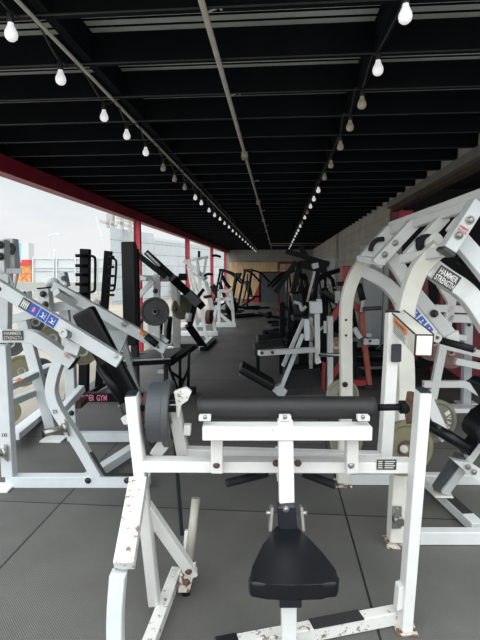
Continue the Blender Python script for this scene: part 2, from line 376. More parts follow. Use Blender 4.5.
# plywood back lining with a dark doorway and red trims
pw = thing('plywood_lining', 'tan plywood lining across the lower back wall', 'wall panel', (-.9, YE - .05, 0))
for a, b_ in ((-2.42, -1.68), (-1.67, -.93)): quadbox('sheet', a, b_, YE - .09, YE - .01, .17, 1.98, 'plywood', pw)
quadbox('sheet', -.92, .5, YE - .09, YE - .01, 1.52, 1.98, 'plywood', pw)
quadbox('sheet', .5, 1.25, YE - .09, YE - .01, .17, 1.98, 'plywood', pw)
quadbox('skirting', -1.75, -.93, YE - .13, YE - .09, 0, .17, 'red_machine_paint', pw, 0)
MB().prism([(-1.25, YE - .12, .17), (-.92, YE - .12, .17), (-.92, YE - .12, .95)], Y, .05).build('gusset', 'red_machine_paint', pw)
dr = quadbox('door_1', -.92, .5, YE - .07, YE - .03, 0, 1.52, 'dark_grey_paint'); struct(dr)
quadbox('door_frame', -.92, -.86, YE - .1, YE - .02, 0, 1.52, 'black_metal', dr); quadbox('door_frame', .44, .5, YE - .1, YE - .02, 0, 1.52, 'black_metal', dr); quadbox('door_frame', -.92, .5, YE - .1, YE - .02, 1.47, 1.52, 'black_metal', dr)
# white framed window on the right wall
w1 = struct(quadbox('window_1', XR - .03, XR + .0, 13.9, 17.4, 1.15, 1.98, 'pale_grey_paint'))
for y in (13.9, 15.05, 16.2, 17.36): quadbox('window_frame', XR - .07, XR - .03, y, y + .07, 1.15, 1.98, 'clean_white_paint', w1)
for z in (1.15, 1.55, 1.93): quadbox('window_frame', XR - .07, XR - .03, 13.9, 17.43, z, z + .05, 'clean_white_paint', w1)
# downpipe
dp = MB().tube([(XR - .05, 13.6, .0), (XR - .05, 13.6, JZ - .01)], .03).build('drain_pipe', 'block_infill', loc=(XR - .05, 13.6, 0)); tag(dp, 'thin grey pipe running down the right block wall beside the white window', 'pipe')
# red columns
for i, (y, d) in enumerate(((8.4, 'nearest to the camera, behind the tall black pads'), (13.1, 'second from the camera, behind the white pulldown machine'), (18.0, 'third from the camera, left of the plywood'), (22.6, 'farthest one, close to the back wall'))):
    t = thing('steel_column', 'red steel column under the left roof beam, ' + d, 'column', (XL - .07, y, 0), 'red columns')
    w = .09
    quadbox('flange', XL - .115, XL - .105, y - w / 2, y + w / 2, .012, 2.435, 'red_paint', t); quadbox('flange', XL - .015, XL, y - w / 2, y + w / 2, .012, 2.435, 'red_paint', t)
    quadbox('web', XL - .105, XL - .015, y - .012, y + .012, .012, 2.435, 'red_paint', t); quadbox('base_plate', XL - .12, XL + .05, y - .12, y + .12, 0, .012, 'red_paint', t)

# ------------------------------------------------------------------ conduit and string lights
cn = thing('ceiling_conduit', 'grey steel conduit with junction boxes running along the joists', 'conduit', (-.29, 1, JZ - .02))
cx = -.30
MB().tube([(cx, Y0 + .1, JZ - .014), (cx, 22.5, JZ - .014)], .013).build('pipe', 'conduit_grey', cn)
MB().tube([(cx, 17.5, JZ - .036), (1.62, 17.5, JZ - .036)], .011).build('pipe', 'conduit_grey', cn)
MB().tube([(cx, 18.8, JZ - .036), (1.62, 18.8, JZ - .036)], .011).build('pipe', 'conduit_grey', cn)
for y in (4.25, 7.1, 9.6, 12.2, 15, 17.5): 
    b = MB(); b.box((cx, y, JZ - .032), .055, .10, .055, bev=.006); b.build('junction_box', 'conduit_grey', cn)
for y in (1.983, 2.89, 5.6, 8.3, 11): MB().tube([(cx - .0, y, JZ - .014), (cx + .05, y, JZ + .006), (cx + .07, y, JZ - .002)], .006).build('strap', 'conduit_grey', cn)
tr = tag(MB().tube([(-1.00, Y0 + .1, JZ - .013), (-1.00, 22.8, JZ - .010)], .009).build('ceiling_pipe', 'conduit_grey', loc=(-1.0, 1, JZ)), 'thin grey pipe clipped under the joists beside the left string of bulbs', 'pipe')
ORD = ['first', 'second', 'third', 'fourth', 'fifth', 'sixth', 'seventh', 'eighth', 'ninth', 'tenth', 'eleventh', 'twelfth', 'thirteenth', 'fourteenth', 'fifteenth', 'sixteenth', 'seventeenth', 'eighteenth', 'nineteenth', 'twentieth', 'twenty-first', 'twenty-second', 'twenty-third', 'twenty-fourth', 'twenty-fifth', 'twenty-sixth']
bulb_src = {}
def bulb(x, y, z, kind, label, group):
    if kind not in bulb_src:
        root = thing('light_bulb', label, 'light bulb', (0, 0, 0), group)
        MB().lathe([(0, 0), (.012, 0), (.016, -.006), (.0165, -.042), (.0155, -.046), (0, -.046)], (0, 0, 0), Z, 16).build('socket', 'cable_black', root)
        MB().lathe([(.013, -.044), (.0145, -.055), (.021, -.070), (.0285, -.086), (.030, -.100), (.0265, -.114), (.016, -.124), (0, -.127)], (0, 0, 0), Z, 20).build('glass_bulb', kind, root)
        for f in root.children[1].data.polygons: f.use_smooth = True
        bulb_src[kind] = root; r = root
    else:
        s = bulb_src[kind]; r = s.copy(); C.objects.link(r)
        for ch in s.children: c = ch.copy(); C.objects.link(c); c.parent = r
    r.location = (x, y, z); r.scale = (.8,) * 3; r['label'] = label; r['group'] = group; return r
for side, xx, ylist, clear in (
    ('left', -1.005, [1.79, 2.195, 2.74, 3.15, 3.6, 4.15, 4.6, 5.1, 5.75, 6.2, 6.9, 7.5, 8.2, 8.9, 9.7, 10.5, 11.4, 12.4, 13.4, 14.6, 15.8, 17.2, 18.6, 20, 21.4], (5, 6, 7)),
    ('right', .435, [1.78, 2.234, 2.633, 3.05, 3.5, 4.1, 4.65, 5.35, 6.0, 6.6, 7.3, 8.0, 8.8, 9.6, 10.5, 11.4, 12.4, 13.5, 14.7, 16, 17.4, 18.9, 20.4], (2, 3, 4, 5, 6, 10, 12))):
    pts = []; last = Vector((xx + .02, Y0 + .1, JZ - .03)); pts.append(last)
    for i, y in enumerate(ylist):
        z = JZ - .072 - .02 * random.random()
        if i == 0: z = JZ - .08
        pts.append(Vector((xx, y, z + .004)))
        if i < len(ylist) - 1: pts.append(Vector((xx + .025 * random.uniform(-.5, 1.5), (y + ylist[i + 1]) / 2, JZ - .012)))
        kind = 'bulb_clear' if i in clear else 'bulb_white'
        bulb(xx, y, z, kind, '%s bulb hanging in the %s string under the joists, %s from the camera' % ('clear unlit' if i in clear else 'white frosted', side, ORD[i]), side + ' string bulbs')
    pts.append(Vector((xx, 22.5, JZ - .02)))
    tag(MB().tube(pts, .0045, seg=6, k=5).build('string_light_cable', 'cable_black', loc=(xx, 1, JZ)), 'black cable carrying the %s string of bulbs along the ceiling' % side, 'cable')

# ================================================================== CURL MACHINE (front)
W = 'white_paint'
R0 = G(285, 640); A = thing('curl_machine', 'white chipped steel curl machine with black roll pad and saddle seat, closest to the camera', 'gym machine', drop(P(285, 640, 1.9)))
def lerp(a, b, t): return a + (b - a) * t
rp0 = drop(P(404.5, 630, 1.90), .012); rp1 = P(423, 391, 1.84)
lp0 = drop(P(155, 612, 2.0), .05); lp1 = P(132, 394, 1.90)
bar(A, 'upright_post', W, rp0, rp1, .046, .07); bar(A, 'upright_post', W, lp0, lp1, .046, .07)
for p, q in ((rp1, rp0), (lp1, lp0)):
    d = (p - q).normalized(); bar(A, 'end_cap', 'navy_metal', p, p + d * .006, .044, .068)
cb0 = P(143, 464, 1.93); cb1 = P(411, 465, 1.93)
bar(A, 'crossbar', W, cb0, cb1, .048, .07)
# name plate on the crossbar
npc = P(386.5, 464.5, 1.893)
npl = plate_on(A, 'maker_plate', 'decal_dark', npc, U, Z, .082, .044)
mb = MB()
for k in range(4): mb.bar(npc - V * .003 + Z * (.014 - .009 * k) - U * .008, npc - V * .003 + Z * (.014 - .009 * k) + U * (.034 - .006 * (k % 2)), .004, .001, n=V, bev=0)
for k in range(4): mb.bar(npc - V * .003 + Z * (.014 - .009 * k) - U * .036, npc - V * .003 + Z * (.014 - .009 * k) - U * .018, .004, .001, n=V, bev=0)
mb.build('lettering', 'lettering_grey', npl)
# pad support
ps0 = P(203, 431, 1.80); ps1 = P(370, 431, 1.80)
bar(A, 'pad_support', W, ps0, ps1, .055, .07)
for x in (217, 351.5):
    bar(A, 'strut', W, P(x, 437, 1.85), P(x, 471, 1.872), .048, .045)
    MB().bolt(P(x - .5, 465, 1.846), -V, .0115).build('bolt', 'rust' if x < 300 else 'dull_steel', A)
for x in (205, 285, 363):
    bar(A, 'pad_bracket', W, P(x - 6, 417.5, 1.785), P(x + 6, 417.5, 1.785), .022, .03); MB().bolt(P(x, 417, 1.768), -V, .007).build('bolt', 'dull_steel', A)
# roll pad
rl0 = P(197, 407.5, 1.87); rl1 = P(376, 407.5, 1.87)
ax = (rl1 - rl0).normalized(); L = (rl1 - rl0).length; r = .046
MB().lathe([(0, 0), (r * .55, 0), (r * .85, .006), (r, .022), (r * 1.0, L - .022), (r * .85, L - .006), (r * .5, L), (0, L)], rl0, ax, 32).build('roll_pad', 'worn_vinyl', A)
for f in A.children[-1].data.polygons: f.use_smooth = True
# stem and seat
st0 = P(285, 419, 1.81); st1 = P(287, 520, 1.755); st2 = drop(P(289, 640, 1.70), .0)
bar(A, 'stem', W, st0, st1 - Z * .02, .058, .05)
bar(A, 'stem', W, P(288.5, 600, 1.72), Vector((P(289, 640, 1.72).x, P(289, 640, 1.72).y, .0)), .058, .055)
bar(A, 'stem_sleeve', 'navy_metal', P(286, 500 + 4, 1.735), P(287.5, 527, 1.735), .07, .05)
bar(A, 'stem_sleeve', 'navy_metal', P(290, 590, 1.70), P(290, 603, 1.70), .085, .06)
MB().bolt(P(286, 509, 1.70), -V, .01).build('bolt', 'dull_steel', A)
for x in (272, 301):
    bar(A, 'seat_bracket', 'dull_steel', P(x, 506, 1.74), P(x - (2 if x < 280 else -2), 530, 1.72), .014, .05)
    MB().tube([P(x, 513, 1.72), P(x + (-6 if x < 280 else 6), 513, 1.72)], .009).build('adjuster_knob', 'dull_steel', A)
sz = .54
def S(px, py): return G(px, py, sz + .026)
out = [S(275, 526), S(280, 523), S(293, 523), S(298, 526), S(309, 538), S(323, 553), S(336, 570), S(340, 578), S(337, 583), S(322, 584), S(295, 585), S(266, 584), S(251, 583), S(248, 578), S(252, 567), S(263, 544)]
out = [drop(p, sz) for p in out]
MB().prism(out, Z, .052, bev=.016, seg=4).build('saddle_seat', 'black_vinyl', A)
# rear curl handles
hb = P(286, 474, 2.15)
for s_, x1, y1 in ((-1, 227, 483), (1, 335, 485)):
    a_ = P(286 + s_ * 14, 472, 2.16); e = P(x1, y1, 2.05)
    h = tubep(A, 'curl_handle', 'dull_steel', [P(286, 469, 2.16), a_, e], .011, smooth=False)
    tubep(h, 'grip', 'black_rubber', [lerp(a_, e, .12), e], .019)
bar(A, 'handle_mount', W, P(282, 449, 2.1), P(283, 478, 2.15), .06, .05)
bolts(A, [P(276, 463, 1.892), P(298, 463, 1.892)], -V, .012, 'rust')
# moving arm: rear bar, left and right levers
MA = 'white_paint'
bar(A, 'rear_bar', MA, P(186, 452, 2.07), P(389, 457.5, 2.07), .045, .05)
bar(A, 'lever', MA, P(173, 401, 2.0), P(183, 452, 2.07), .052, .06)
lev = pathp(A, 'lever', MA, [P(384.5, 456, 2.07), P(387, 420, 2.08), P(389, 385, 2.10), P(391, 350, 2.12), P(392.5, 313, 2.14)], .052, .06)
bar(A, 'end_cap', 'navy_metal', P(173, 401, 2.0), P(172.7, 397, 1.995), .05, .058)
# chipped bracket on top of the left lever
MB().prism([P(174, 391, 1.98), P(186, 387, 1.98), P(192, 391, 1.98), P(188, 400, 1.98), P(181, 404, 1.98), P(180, 416, 1.98), P(177, 417, 1.98), P(176, 400, 1.98)], V, .03).build('bracket', 'chipped_white_paint', A)
bar(A, 'bracket', W, P(184, 429, 2.0), P(191, 429.5, 2.0), .045, .04)
bar(A, 'bracket', W, P(155, 455, 2.02), P(166, 441, 2.02), .05, .05)
# counterweight box reaching toward the camera
bx0 = P(396, 319, 2.18); bx1 = P(423.5, 345, 1.72)
cwb = bar(A, 'counterweight_arm', 'cream_paint', bx0, bx1, .066, .082, n=Z)
d = (bx1 - bx0).normalized(); MB().bar(bx1 + d * .001, bx1 + d * .006, .068, .084, n=Z, bev=.001).build('end_cap', 'rust_trim', A)
MB().bar(bx1 + d * .005, bx1 + d * .012, .056, .074, n=Z, bev=.012, seg=3).build('end_cap', 'white_paint', A)
sd = d.cross(Z).normalized()
if sd.dot(U) > 0: sd = -sd
upv = Z
lc = lerp(bx0, bx1, .52) + sd * .034
xd = d
wl = plate_on(A, 'warning_label', 'decal_paper', lc, xd, Z, .26, .070, label='white warning label with orange header')
plate_on(wl, 'label_header', 'decal_orange', lc + sd * .0025 + Z * .022, xd, Z, .25, .022, .001)
mb = MB(); mb.bar(lc + sd * .004 + Z * .022 - xd * .08, lc + sd * .004 + Z * .022 + xd * .08, .005, .001, n=sd, bev=0)
for k in range(5): mb.bar(lc + sd * .003 + Z * (.008 - .009 * k) - xd * .11, lc + sd * .003 + Z * (.008 - .009 * k) + xd * (.10 - .02 * (k % 2)), .0018, .001, n=sd, bev=0)
mb.build('lettering', 'decal_dark', wl)
for o_ in (-.033, .033): MB().bar(bx0 + Z * .041 + sd * o_, bx1 + Z * .041 + sd * o_, .006, .004, n=Z, bev=0).build('worn_edge', 'rust_trim', A)
bar(A, 'stop_plate', 'grey_cap', P(396.5, 344, 2.07), P(396, 362, 2.07), .045, .012, bev=.004)
bar(A, 'end_cap', 'navy_metal', P(392.5, 313, 2.14), P(392.6, 310.5, 2.14), .05, .058)
# right pivot axle with rusty flange bearing
MB().tube([P(376, 407.5, 1.90), P(412, 407, 1.92)], .014).build('axle', 'black_metal', A)
MB().prism([P(409, 391, 1.90), P(415, 393, 1.88), P(416, 408, 1.88), P(414, 422, 1.89), P(408, 424, 1.91), P(406, 408, 1.92)], U, .02).build('flange_bearing', 'rust', A)
MB().lathe([(0, -.02), (.028, -.02), (.028, .02), (0, .02)], P(405, 407, 1.92), U, 20).build('flange_bearing', 'black_metal', A)
# left pivot: flange bearing and drum
MB().prism([P(146, 392, 1.93), P(151, 395, 1.93), P(152, 410, 1.93), P(149, 424, 1.95), P(143, 424, 1.95), P(141, 408, 1.95)], U, .018).build('flange_bearing', 'rust', A)
MB().tube([P(138, 408, 1.94), P(176, 409, 1.96)], .014).build('axle', 'black_metal', A)
for y in (394, 420): MB().bolt(P(148, y, 1.93), U, .011).build('bolt', 'dull_steel', A)
# front rusted arm, its leg, rail, brace and foot
bar(A, 'arm_rest', 'chipped_white_paint', P(138.5, 480, 1.92), P(124, 566, 1.59), .074, .05, n=Z)
lg = P(118.5, 573, 1.60)
pathp(A, 'front_leg', 'clean_white_paint', [lg, lg - Z * .15 - U * .014, lg - Z * .3 - U * .018, Vector((lg.x - .015, lg.y, .02))], .056, .05)
bar(A, 'floor_rail', 'chipped_white_paint', G(177, 571, .03), G(140, 668, .03), .055, .05, n=Z)
br0 = P(146, 506, 1.98); br1 = P(193, 574, 2.13)
bar(A, 'brace', W, br0, br1, .05, .05)
fp = thing  # (keeps helper names short)
MB().prism([P(182, 562, 2.13), P(196, 562, 2.13), P(190, 592, 2.09), P(178, 592, 2.09)], V, .012).build('foot_plate', 'rusty_paint', A)
bolts(A, [P(188.5, 571, 2.09), P(186.5, 582, 2.08)], -V, .014, 'rust')
MB().tube([P(186, 588, 2.12), drop(P(186, 600, 2.12), .0)], .022).build('rubber_foot', 'black_rubber', A)
MB().bar(P(176, 580, 2.2), P(190, 560, 2.2), .03, .03).build('bracket', 'chipped_white_paint', A)
hn = MB(); hn.tube([P(196, 498, 2.2), P(189, 560, 2.14)], .021, seg=20); hn.build('weight_horn', 'worn_zinc', A)
MB().bar(P(187, 530, 2.18), P(184, 562, 2.15), .02, .03).build('bracket', 'chipped_white_paint', A)
# base crossbeam and grip tape
bb0 = G(403, 613, .035); bb1 = G(238, 645, .035)
bar(A, 'base_beam', 'chipped_white_paint', bb0, bb1, .055, .06, n=Z)
bd = (bb1 - bb0).normalized()
bar(A, 'grip_tape', 'grip_tape', lerp(bb0, bb1, .27) + Z * .031, lerp(bb0, bb1, .58) + Z * .031, .063, .006, n=Z)
bar(A, 'end_cap', 'black_rubber', bb1, bb1 + bd * .09, .062, .066, n=Z)
MB().box(drop(P(404.5, 629, 1.9), .006), .09, .10, .012).build('foot_plate', 'rusty_paint', A)
MB().prism([P(397, 585, 1.9), P(402, 583, 1.9), P(402, 605, 1.9), P(395, 607, 1.9)], V, .05).build('gusset', W, A)
bar(A, 'drop_lever', 'navy_metal', P(172, 405, 2.22), P(182, 535, 2.28), .018, .02)
# plates on the left horn of the curl machine
weight_plate(P(158.5, 411.5, 1.99), U, .128, .068, 'grey_plate_rubber', 'thick grey rubber weight plate seen edge-on at the left pivot of the curl machine', 'curl machine plates')
weight_plate(P(169, 413, 2.0), U, .145, .03, 'dark_plate', 'thin dark weight plate pressed against the thick grey one on the curl machine', 'curl machine plates')

# ================================================================== PULLDOWN MACHINE (right, silver)
Sv = 'silver_paint'; Cr = 'cream_paint'
O = thing('pulldown_machine', 'silver and cream plate-loaded pulldown machine with curved frame tubes, right of the curl machine', 'gym machine', drop(P(440, 541, 2.7)))
near, far = 2.55, 3.3
ft = drop(P(395.5, 548, near), .02)
pathp(O, 'curved_upright', Cr, [ft, P(399, 480, 2.56), P(404, 430, 2.56), P(405, 380, 2.56), P(403.5, 340, 2.55), P(405, 312, 2.53), P(410, 291, 2.52), P(418, 271, 2.5), P(429, 257, 2.48), P(440, 247, 2.45)], .088, .075, n=V)
fu = P(343, 470, far)
pathp(O, 'curved_upright', Cr, [drop(fu, .02), P(344.5, 440, far), P(346, 390, far), P(345.6, 330, far), P(346.5, 303, far), P(351, 284, far), P(359, 268, far), P(369, 257, far)], .082, .07, n=V)
bolts(O, [P(345, 384.5, far - .04)], -V, .016)
for y in (320, 335.5): MB().lathe([(0, 0), (.009, 0), (.009, .002), (0, .002)], P(346, y, far - .036), -V, 12).build('bolt_hole', 'bolt_black', O)
# cross arm from the far upright, and sign arm from the near upright
pathp(O, 'cross_arm', Sv, [P(362, 271, far), P(376, 278, far), P(388, 286, 3.25), P(398, 298, 3.2), P(406, 316, 3.15)], .085, .07)
sg = pathp(O, 'sign_arm', Sv, [P(431, 268, 2.5), P(446, 279, 2.48), P(461, 289, 2.46), P(474, 303, 2.42), P(490, 328, 2.38)], .098, .07)
e0 = P(436, 272.5, 2.44); xd = (P(458, 286.5, 2.44) - e0).normalized(); yd = V.cross(xd) * -1
if yd.z < 0: yd = -yd
cs = P(446.5, 278.5, 2.437)
nb = plate_on(O, 'sign_plate', 'decal_dark', cs, xd, yd, .128, .088, label='dark sign reading HAMMER STRENGTH')
mb = MB(); add_text(mb, 'HAMMER', cs + yd * .018 - V * .003, xd, yd, .108, .032); add_text(mb, 'STRENGTH', cs - yd * .020 - V * .003, xd, yd, .114, .032); mb.build('lettering', 'lettering_white', nb)
# head: top beam and four hanging channels
tb0 = P(389, 232, 3.2); tb1 = P(488, 200, 2.25)
MB().bar(tb0, tb1, .045, .05).build('top_beam', Sv, O)
MB().bar(tb0 + Z * .030, tb1 + Z * .032, .012, .07).build('top_flange', Sv, O)
bar(O, 'head_channel', Sv, P(391, 230, 3.18), P(362, 262, 3.18), .085, .07)
bar(O, 'head_channel', Sv, P(414, 223, 2.9), P(375.5, 264.5, 2.9), .070, .07)
bar(O, 'head_channel', Sv, P(444, 217, 2.62), P(408, 256, 2.62), .058, .07)
bar(O, 'head_channel', 'clean_white_paint', P(477, 203, 2.3), P(447, 250, 2.3), .066, .08)
bar(O, 'end_cap', 'decal_dark', P(447.2, 249.8, 2.3), P(444.5, 253.8, 2.3), .068, .082)
bar(O, 'lower_beam', Sv, P(360, 258.5, 3.2), P(382, 262, 2.85), .05, .04)
bar(O, 'lower_beam', Sv, P(403, 259, 2.66), P(443, 252, 2.36), .05, .05)
bolts(O, [P(395, 243, 2.864), P(384.5, 254.5, 2.864)], -V, .0165, 'dull_steel')
bolts(O, [P(469.5, 220, 2.26), P(458.5, 235, 2.26)], -V, .0185, 'dull_steel')
MB().lathe([(0, 0), (.008, 0), (.008, .002), (0, .002)], P(378.5, 260.5, 2.86), -V, 12).build('bolt_hole', 'bolt_black', O)
# rubber stop hook and pivots
tubep(O, 'cable_loop', 'black_rubber', [P(384, 239, 3.12), P(377, 240, 3.12), P(372, 245, 3.12), P(370.5, 251, 3.12)], .016)
MB().tube([P(426, 247, 2.6), P(437, 239, 2.5)], .036, seg=20).build('pivot_barrel', Cr, O)
MB().tube([P(423, 245, 2.64), P(427, 244, 2.55)], .055, seg=16).build('pivot_bolt', 'black_metal', O)
MB().tube([P(449, 232, 2.5), P(461, 216, 2.5)], .022, seg=16).build('pivot_barrel', Cr, O)
mb = MB(); e = P(464, 228, 2.257); add_text(mb, 'HAMMER', e, (P(470, 232, 2.257) - e), yd, .05, .012); add_text(mb, 'STRENGTH', e - yd * .018, (P(470, 232, 2.257) - e), yd, .05, .012); mb.build('lettering', 'lettering_red', O)
# swing arms with grips
sw = pathp(O, 'swing_arm', Sv, [P(383, 251, 2.98), P(392, 259, 2.98), P(401, 272, 2.98), P(412, 290, 2.95), P(430, 312, 2.9), P(450, 337, 2.85)], .082, .06)
bolts(sw, [P(434, 313.5, 2.86)], -V, .02)
MB().prism([P(444, 336, 2.83), P(457, 330, 2.83), P(458, 343, 2.83), P(448, 344, 2.83)], V, .05).build('handle_bracket', W, sw)
tubep(sw, 'handle', 'dull_steel', [P(434, 338, 2.8), P(441, 341, 2.8), P(476, 350, 2.7)], .014, smooth=False)
tubep(sw, 'grip', 'black_rubber', [P(441, 340.5, 2.8), P(474.5, 349.5, 2.7)], .022)
MB().lathe([(.012, -.02), (.028, -.02), (.028, .02), (.012, .02), (.012, -.02)], P(436, 337.5, 2.8), V, 20).build('handle_ring', Cr, sw)
pathp(O, 'swing_arm', 'clean_white_paint', [P(459, 240, 2.42), P(473, 256, 2.4), P(492, 280, 2.36)], .085, .06)
bar(O, 'swing_arm_stop', 'black_metal', P(458, 258, 2.5), P(463, 263, 2.5), .04, .04)
# pictogram sheet on the inner brace
bc = P(414, 316, 2.66)
ib0 = P(405, 305, 2.64); ib1 = P(431, 337, 2.62); bar(O, 'brace', Sv, ib0, ib1, .085, .05)
dxx = (ib1 - ib0).normalized(); dyy = -V.cross(dxx)
if dyy.z < 0: dyy = -dyy
for t in (.28, .52, .76):
    c = lerp(ib0, ib1, t) - V * .026; pp = plate_on(O, 'pictogram', 'decal_blue', c, dxx, dyy, .045, .06)
    mb = MB(); mb.tube([c - V * .004 + dyy * .008, c - V * .004 - dyy * .012], .003, seg=6); mb.sph(c - V * .004 + dyy * .016, .005, seg=8); mb.bar(c - V * .004 - dxx * .014, c - V * .004 + dxx * .014, .004, .002); mb.build('figure', 'lettering_white', pp)
# base
nb0 = drop(P(402, 541, near), .04); nb1 = nb0 + (U * 1).normalized() * 1.0
bar(O, 'base_beam', Sv, nb0, nb1, .075, .06)
fb0 = G(424, 478, .04); fb1 = G(478, 528, .04)
bar(O, 'base_beam', Sv, fb0, fb1, .08, .06, n=Z)
bar(O, 'grip_tape', 'grip_tape', lerp(fb0, fb1, .50) + Z * .033, lerp(fb0, fb1, .84) + Z * .033, .07, .006, n=Z)
bar(O, 'grip_tape', 'cream_paint', lerp(fb0, fb1, .1) + Z * .032, lerp(fb0, fb1, .5) + Z * .032, .07, .003, n=Z)
bar(O, 'base_beam', Sv, drop(fu, .04), drop(fu, .04) + U * 1.1, .075, .06)
MB().box(drop(P(395, 550, near), .006), .12, .14, .012).build('foot_plate', 'rusty_paint', O)
MB().box(drop(fu, .006), .12, .14, .012).build('foot_plate', 'rusty_paint', O)
MB().bolt(P(387, 545, near - .0), Z, .01).build('bolt', 'dull_steel', O)
MB().bolt(P(417.5, 541, near - .03), -V, .012).build('bolt', 'bolt_black', O)
# storage horn bracket low on the near upright
hc = P(396.5, 517, near - .05)
plate_on(O, 'horn_bracket', 'dull_steel', hc, U, Z, .05, .13, .008); MB().tube([hc, hc - V * .06], .026, seg=18).build('storage_horn', 'chrome', O)
bolts(O, [hc + Z * .05 - V * .008, hc - Z * .05 - V * .008], -V, .008, 'dull_steel')
# thigh rolls, seat and their posts
bar(O, 'pad_arm', 'dark_grey_paint', P(423, 414, 2.9), P(470, 450, 2.75), .05, .05)
MB().tube([P(428, 424, 2.78), P(470, 449, 2.65)], .033, seg=20).build('thigh_roll', 'black_vinyl', O)
bar(O, 'link_plate', Sv, P(427, 398, 2.8), P(446, 440, 2.75), .065, .03); bolts(O, [P(439, 428.5, 2.73)], -V, .015)
bar(O, 'seat_post', 'dark_grey_paint', P(437, 489, 2.98), P(460, 455, 2.86), .06, .05); bar(O, 'seat_post', Sv, P(444, 492, 2.95), P(482, 440, 2.8), .05, .05)
MB().prism([P(450, 458, 2.8), P(470, 462, 2.8), P(482, 470, 2.8), P(484, 486, 2.8), P(468, 474, 2.8)], V, .05).build('seat_bracket', Sv, O)
bolts(O, [P(468, 467, 2.76), P(474, 472, 2.76)], -V, .014, 'dull_steel')
MB().box(drop(P(441, 495, 2.98), .085), .12, .12, .012).build('mount_plate', Cr, O)
MB().bar(P(464, 452, 2.75), P(475, 437, 2.72), .06, .05).build('seat_stem', 'black_metal', O)
MB().prism([P(468, 429, 2.7), P(471, 422, 2.7), P(479, 414, 2.7), P(494, 402, 2.7), P(502, 420, 2.7), P(488, 446, 2.7), P(477, 442, 2.7), P(469, 436, 2.7)], V, .20, bev=.03, seg=4).build('seat_pad', 'black_vinyl', O)
MB().bar(P(479, 380, 2.7), P(492, 400, 2.7), .06, .2, bev=.02, seg=3).build('back_pad', 'black_vinyl', O)
# horns
MB().tube([P(404, 449, 2.50), P(404, 449, 2.36)], .020, seg=18).build('weight_horn', 'dull_steel', O)
MB().tube([P(437, 421, 3.05), P(437, 421, 2.92)], .024, seg=18).build('weight_horn', 'chrome', O)
weight_plate(P(405, 448, 2.40), (-V + U * .12), .150, .035, 'olive_plate', 'worn olive weight plate with rusty hub behind the right post of the curl machine', 'olive plates on the pulldown machine', hub='rust')
weight_plate(P(436, 421, 2.95), (-V + U * .18), .140, .03, 'pale_olive_plate', 'pale olive weight plate with IVANKO lettering, right of the rusty-hub plate', 'olive plates on the pulldown machine', text='IVANKO', start=34)
weight_plate(P(342.5, 395, 3.36), (-V), .118, .03, 'pale_olive_plate', 'small pale olive weight plate on the far cream upright above the roll pad', 'olive plates on the pulldown machine')
weight_plate(P(346, 442, 3.38), (-V), .12, .03, 'pale_olive_plate', 'small olive weight plate low on the far cream upright below the roll pad', 'olive plates on the pulldown machine')

# ================================================================== LEFT FRONT ROW MACHINE (white)
Wc = 'clean_white_paint'
B = thing('row_machine', 'white plate-loaded row machine with blue pictogram strip, at the left edge nearest the camera', 'gym machine', drop(P(70, 484, 3.3)))
vb = 3.27
bar(B, 'base_beam', Wc, drop(P(8, 480, vb), .04), drop(P(150, 480, vb), .04), .08, .08)
bar(B, 'upright_post', Wc, drop(P(10, 482, vb), .08), P(2.5, 345, vb), .08, .08)
pathp(B, 'curved_arm', Wc, [P(0, 336, vb), P(30, 336, vb), P(43, 342, vb), P(58, 352, vb), P(74, 363, vb)], .088, .08)
bar(B, 'end_cap', 'black_metal', P(73.5, 362.7, vb), P(75, 363.8, vb), .095, .082)
sc = P(13, 335.5, vb - .042); nb = plate_on(B, 'sign_plate', 'decal_dark', sc, U, Z, .145, .068, label='dark sign reading HAMMER STRENGTH')
mb = MB(); add_text(mb, 'HAMMER', sc + Z * .016 - V * .003, U, Z, .12, .024); add_text(mb, 'STRENGTH', sc - Z * .016 - V * .003, U, Z, .125, .024); mb.build('lettering', 'lettering_grey', nb)
pathp(B, 'curved_leg', Wc, [P(60, 358, vb), P(54, 376, vb), P(52, 392, vb), P(57, 408, vb), P(68, 426, vb), P(83, 450, vb), P(98, 476, vb)], .072, .08)
tp = MB(); tp.path([P(91, 452, vb - .04), P(105, 474.5, vb - .04), P(134, 474.5, vb - .04)], .02, .012, smooth=False); tp.build('edge_tape', 'grip_tape', B)
bolts(B, [P(88, 480.5, vb - .04), P(127, 480.5, vb - .04)], -V, .018)
def horn(parent, c, d, L=.13, up=.1):
    d = d.normalized(); xx = Z.cross(d).normalized()
    plate_on(parent, 'horn_bracket', 'dull_steel', c - d * .0, -xx if xx.dot(U) < 0 else xx, Z, .075, up, .006) if False else MB().bar(c, c + d * .008, .075, up, n=Z).build('horn_bracket', 'dull_steel', parent)
    h = MB(); h.tube([c, c + d * .03], .034, seg=18); h.tube([c + d * .02, c + d * L], .022, seg=18); h.build('weight_horn', 'dull_steel', parent)
    MB().tube([c + d * L, c + d * (L + .012)], .026, seg=18).build('horn_cap', 'black_rubber', parent)
horn(B, P(67, 427, vb - .042), -V * .55 - U * .8 - Z * .12, .16, .12)
horn(B, P(6, 452, vb - .042), -V * .7 - U * .7, .10, .12)
mb = MB(); add_text(mb, '25', P(55, 411.5, vb - .046), U, Z, .036, .026); add_text(mb, '10', P(4.5, 435, vb - .046), U, Z, .034, .026); mb.build('lettering', 'decal_dark', B)
bar(B, 'foot_plate', W, drop(P(-6, 487, vb - .05), .008), drop(P(12, 487, vb - .05), .008), .016, .14)
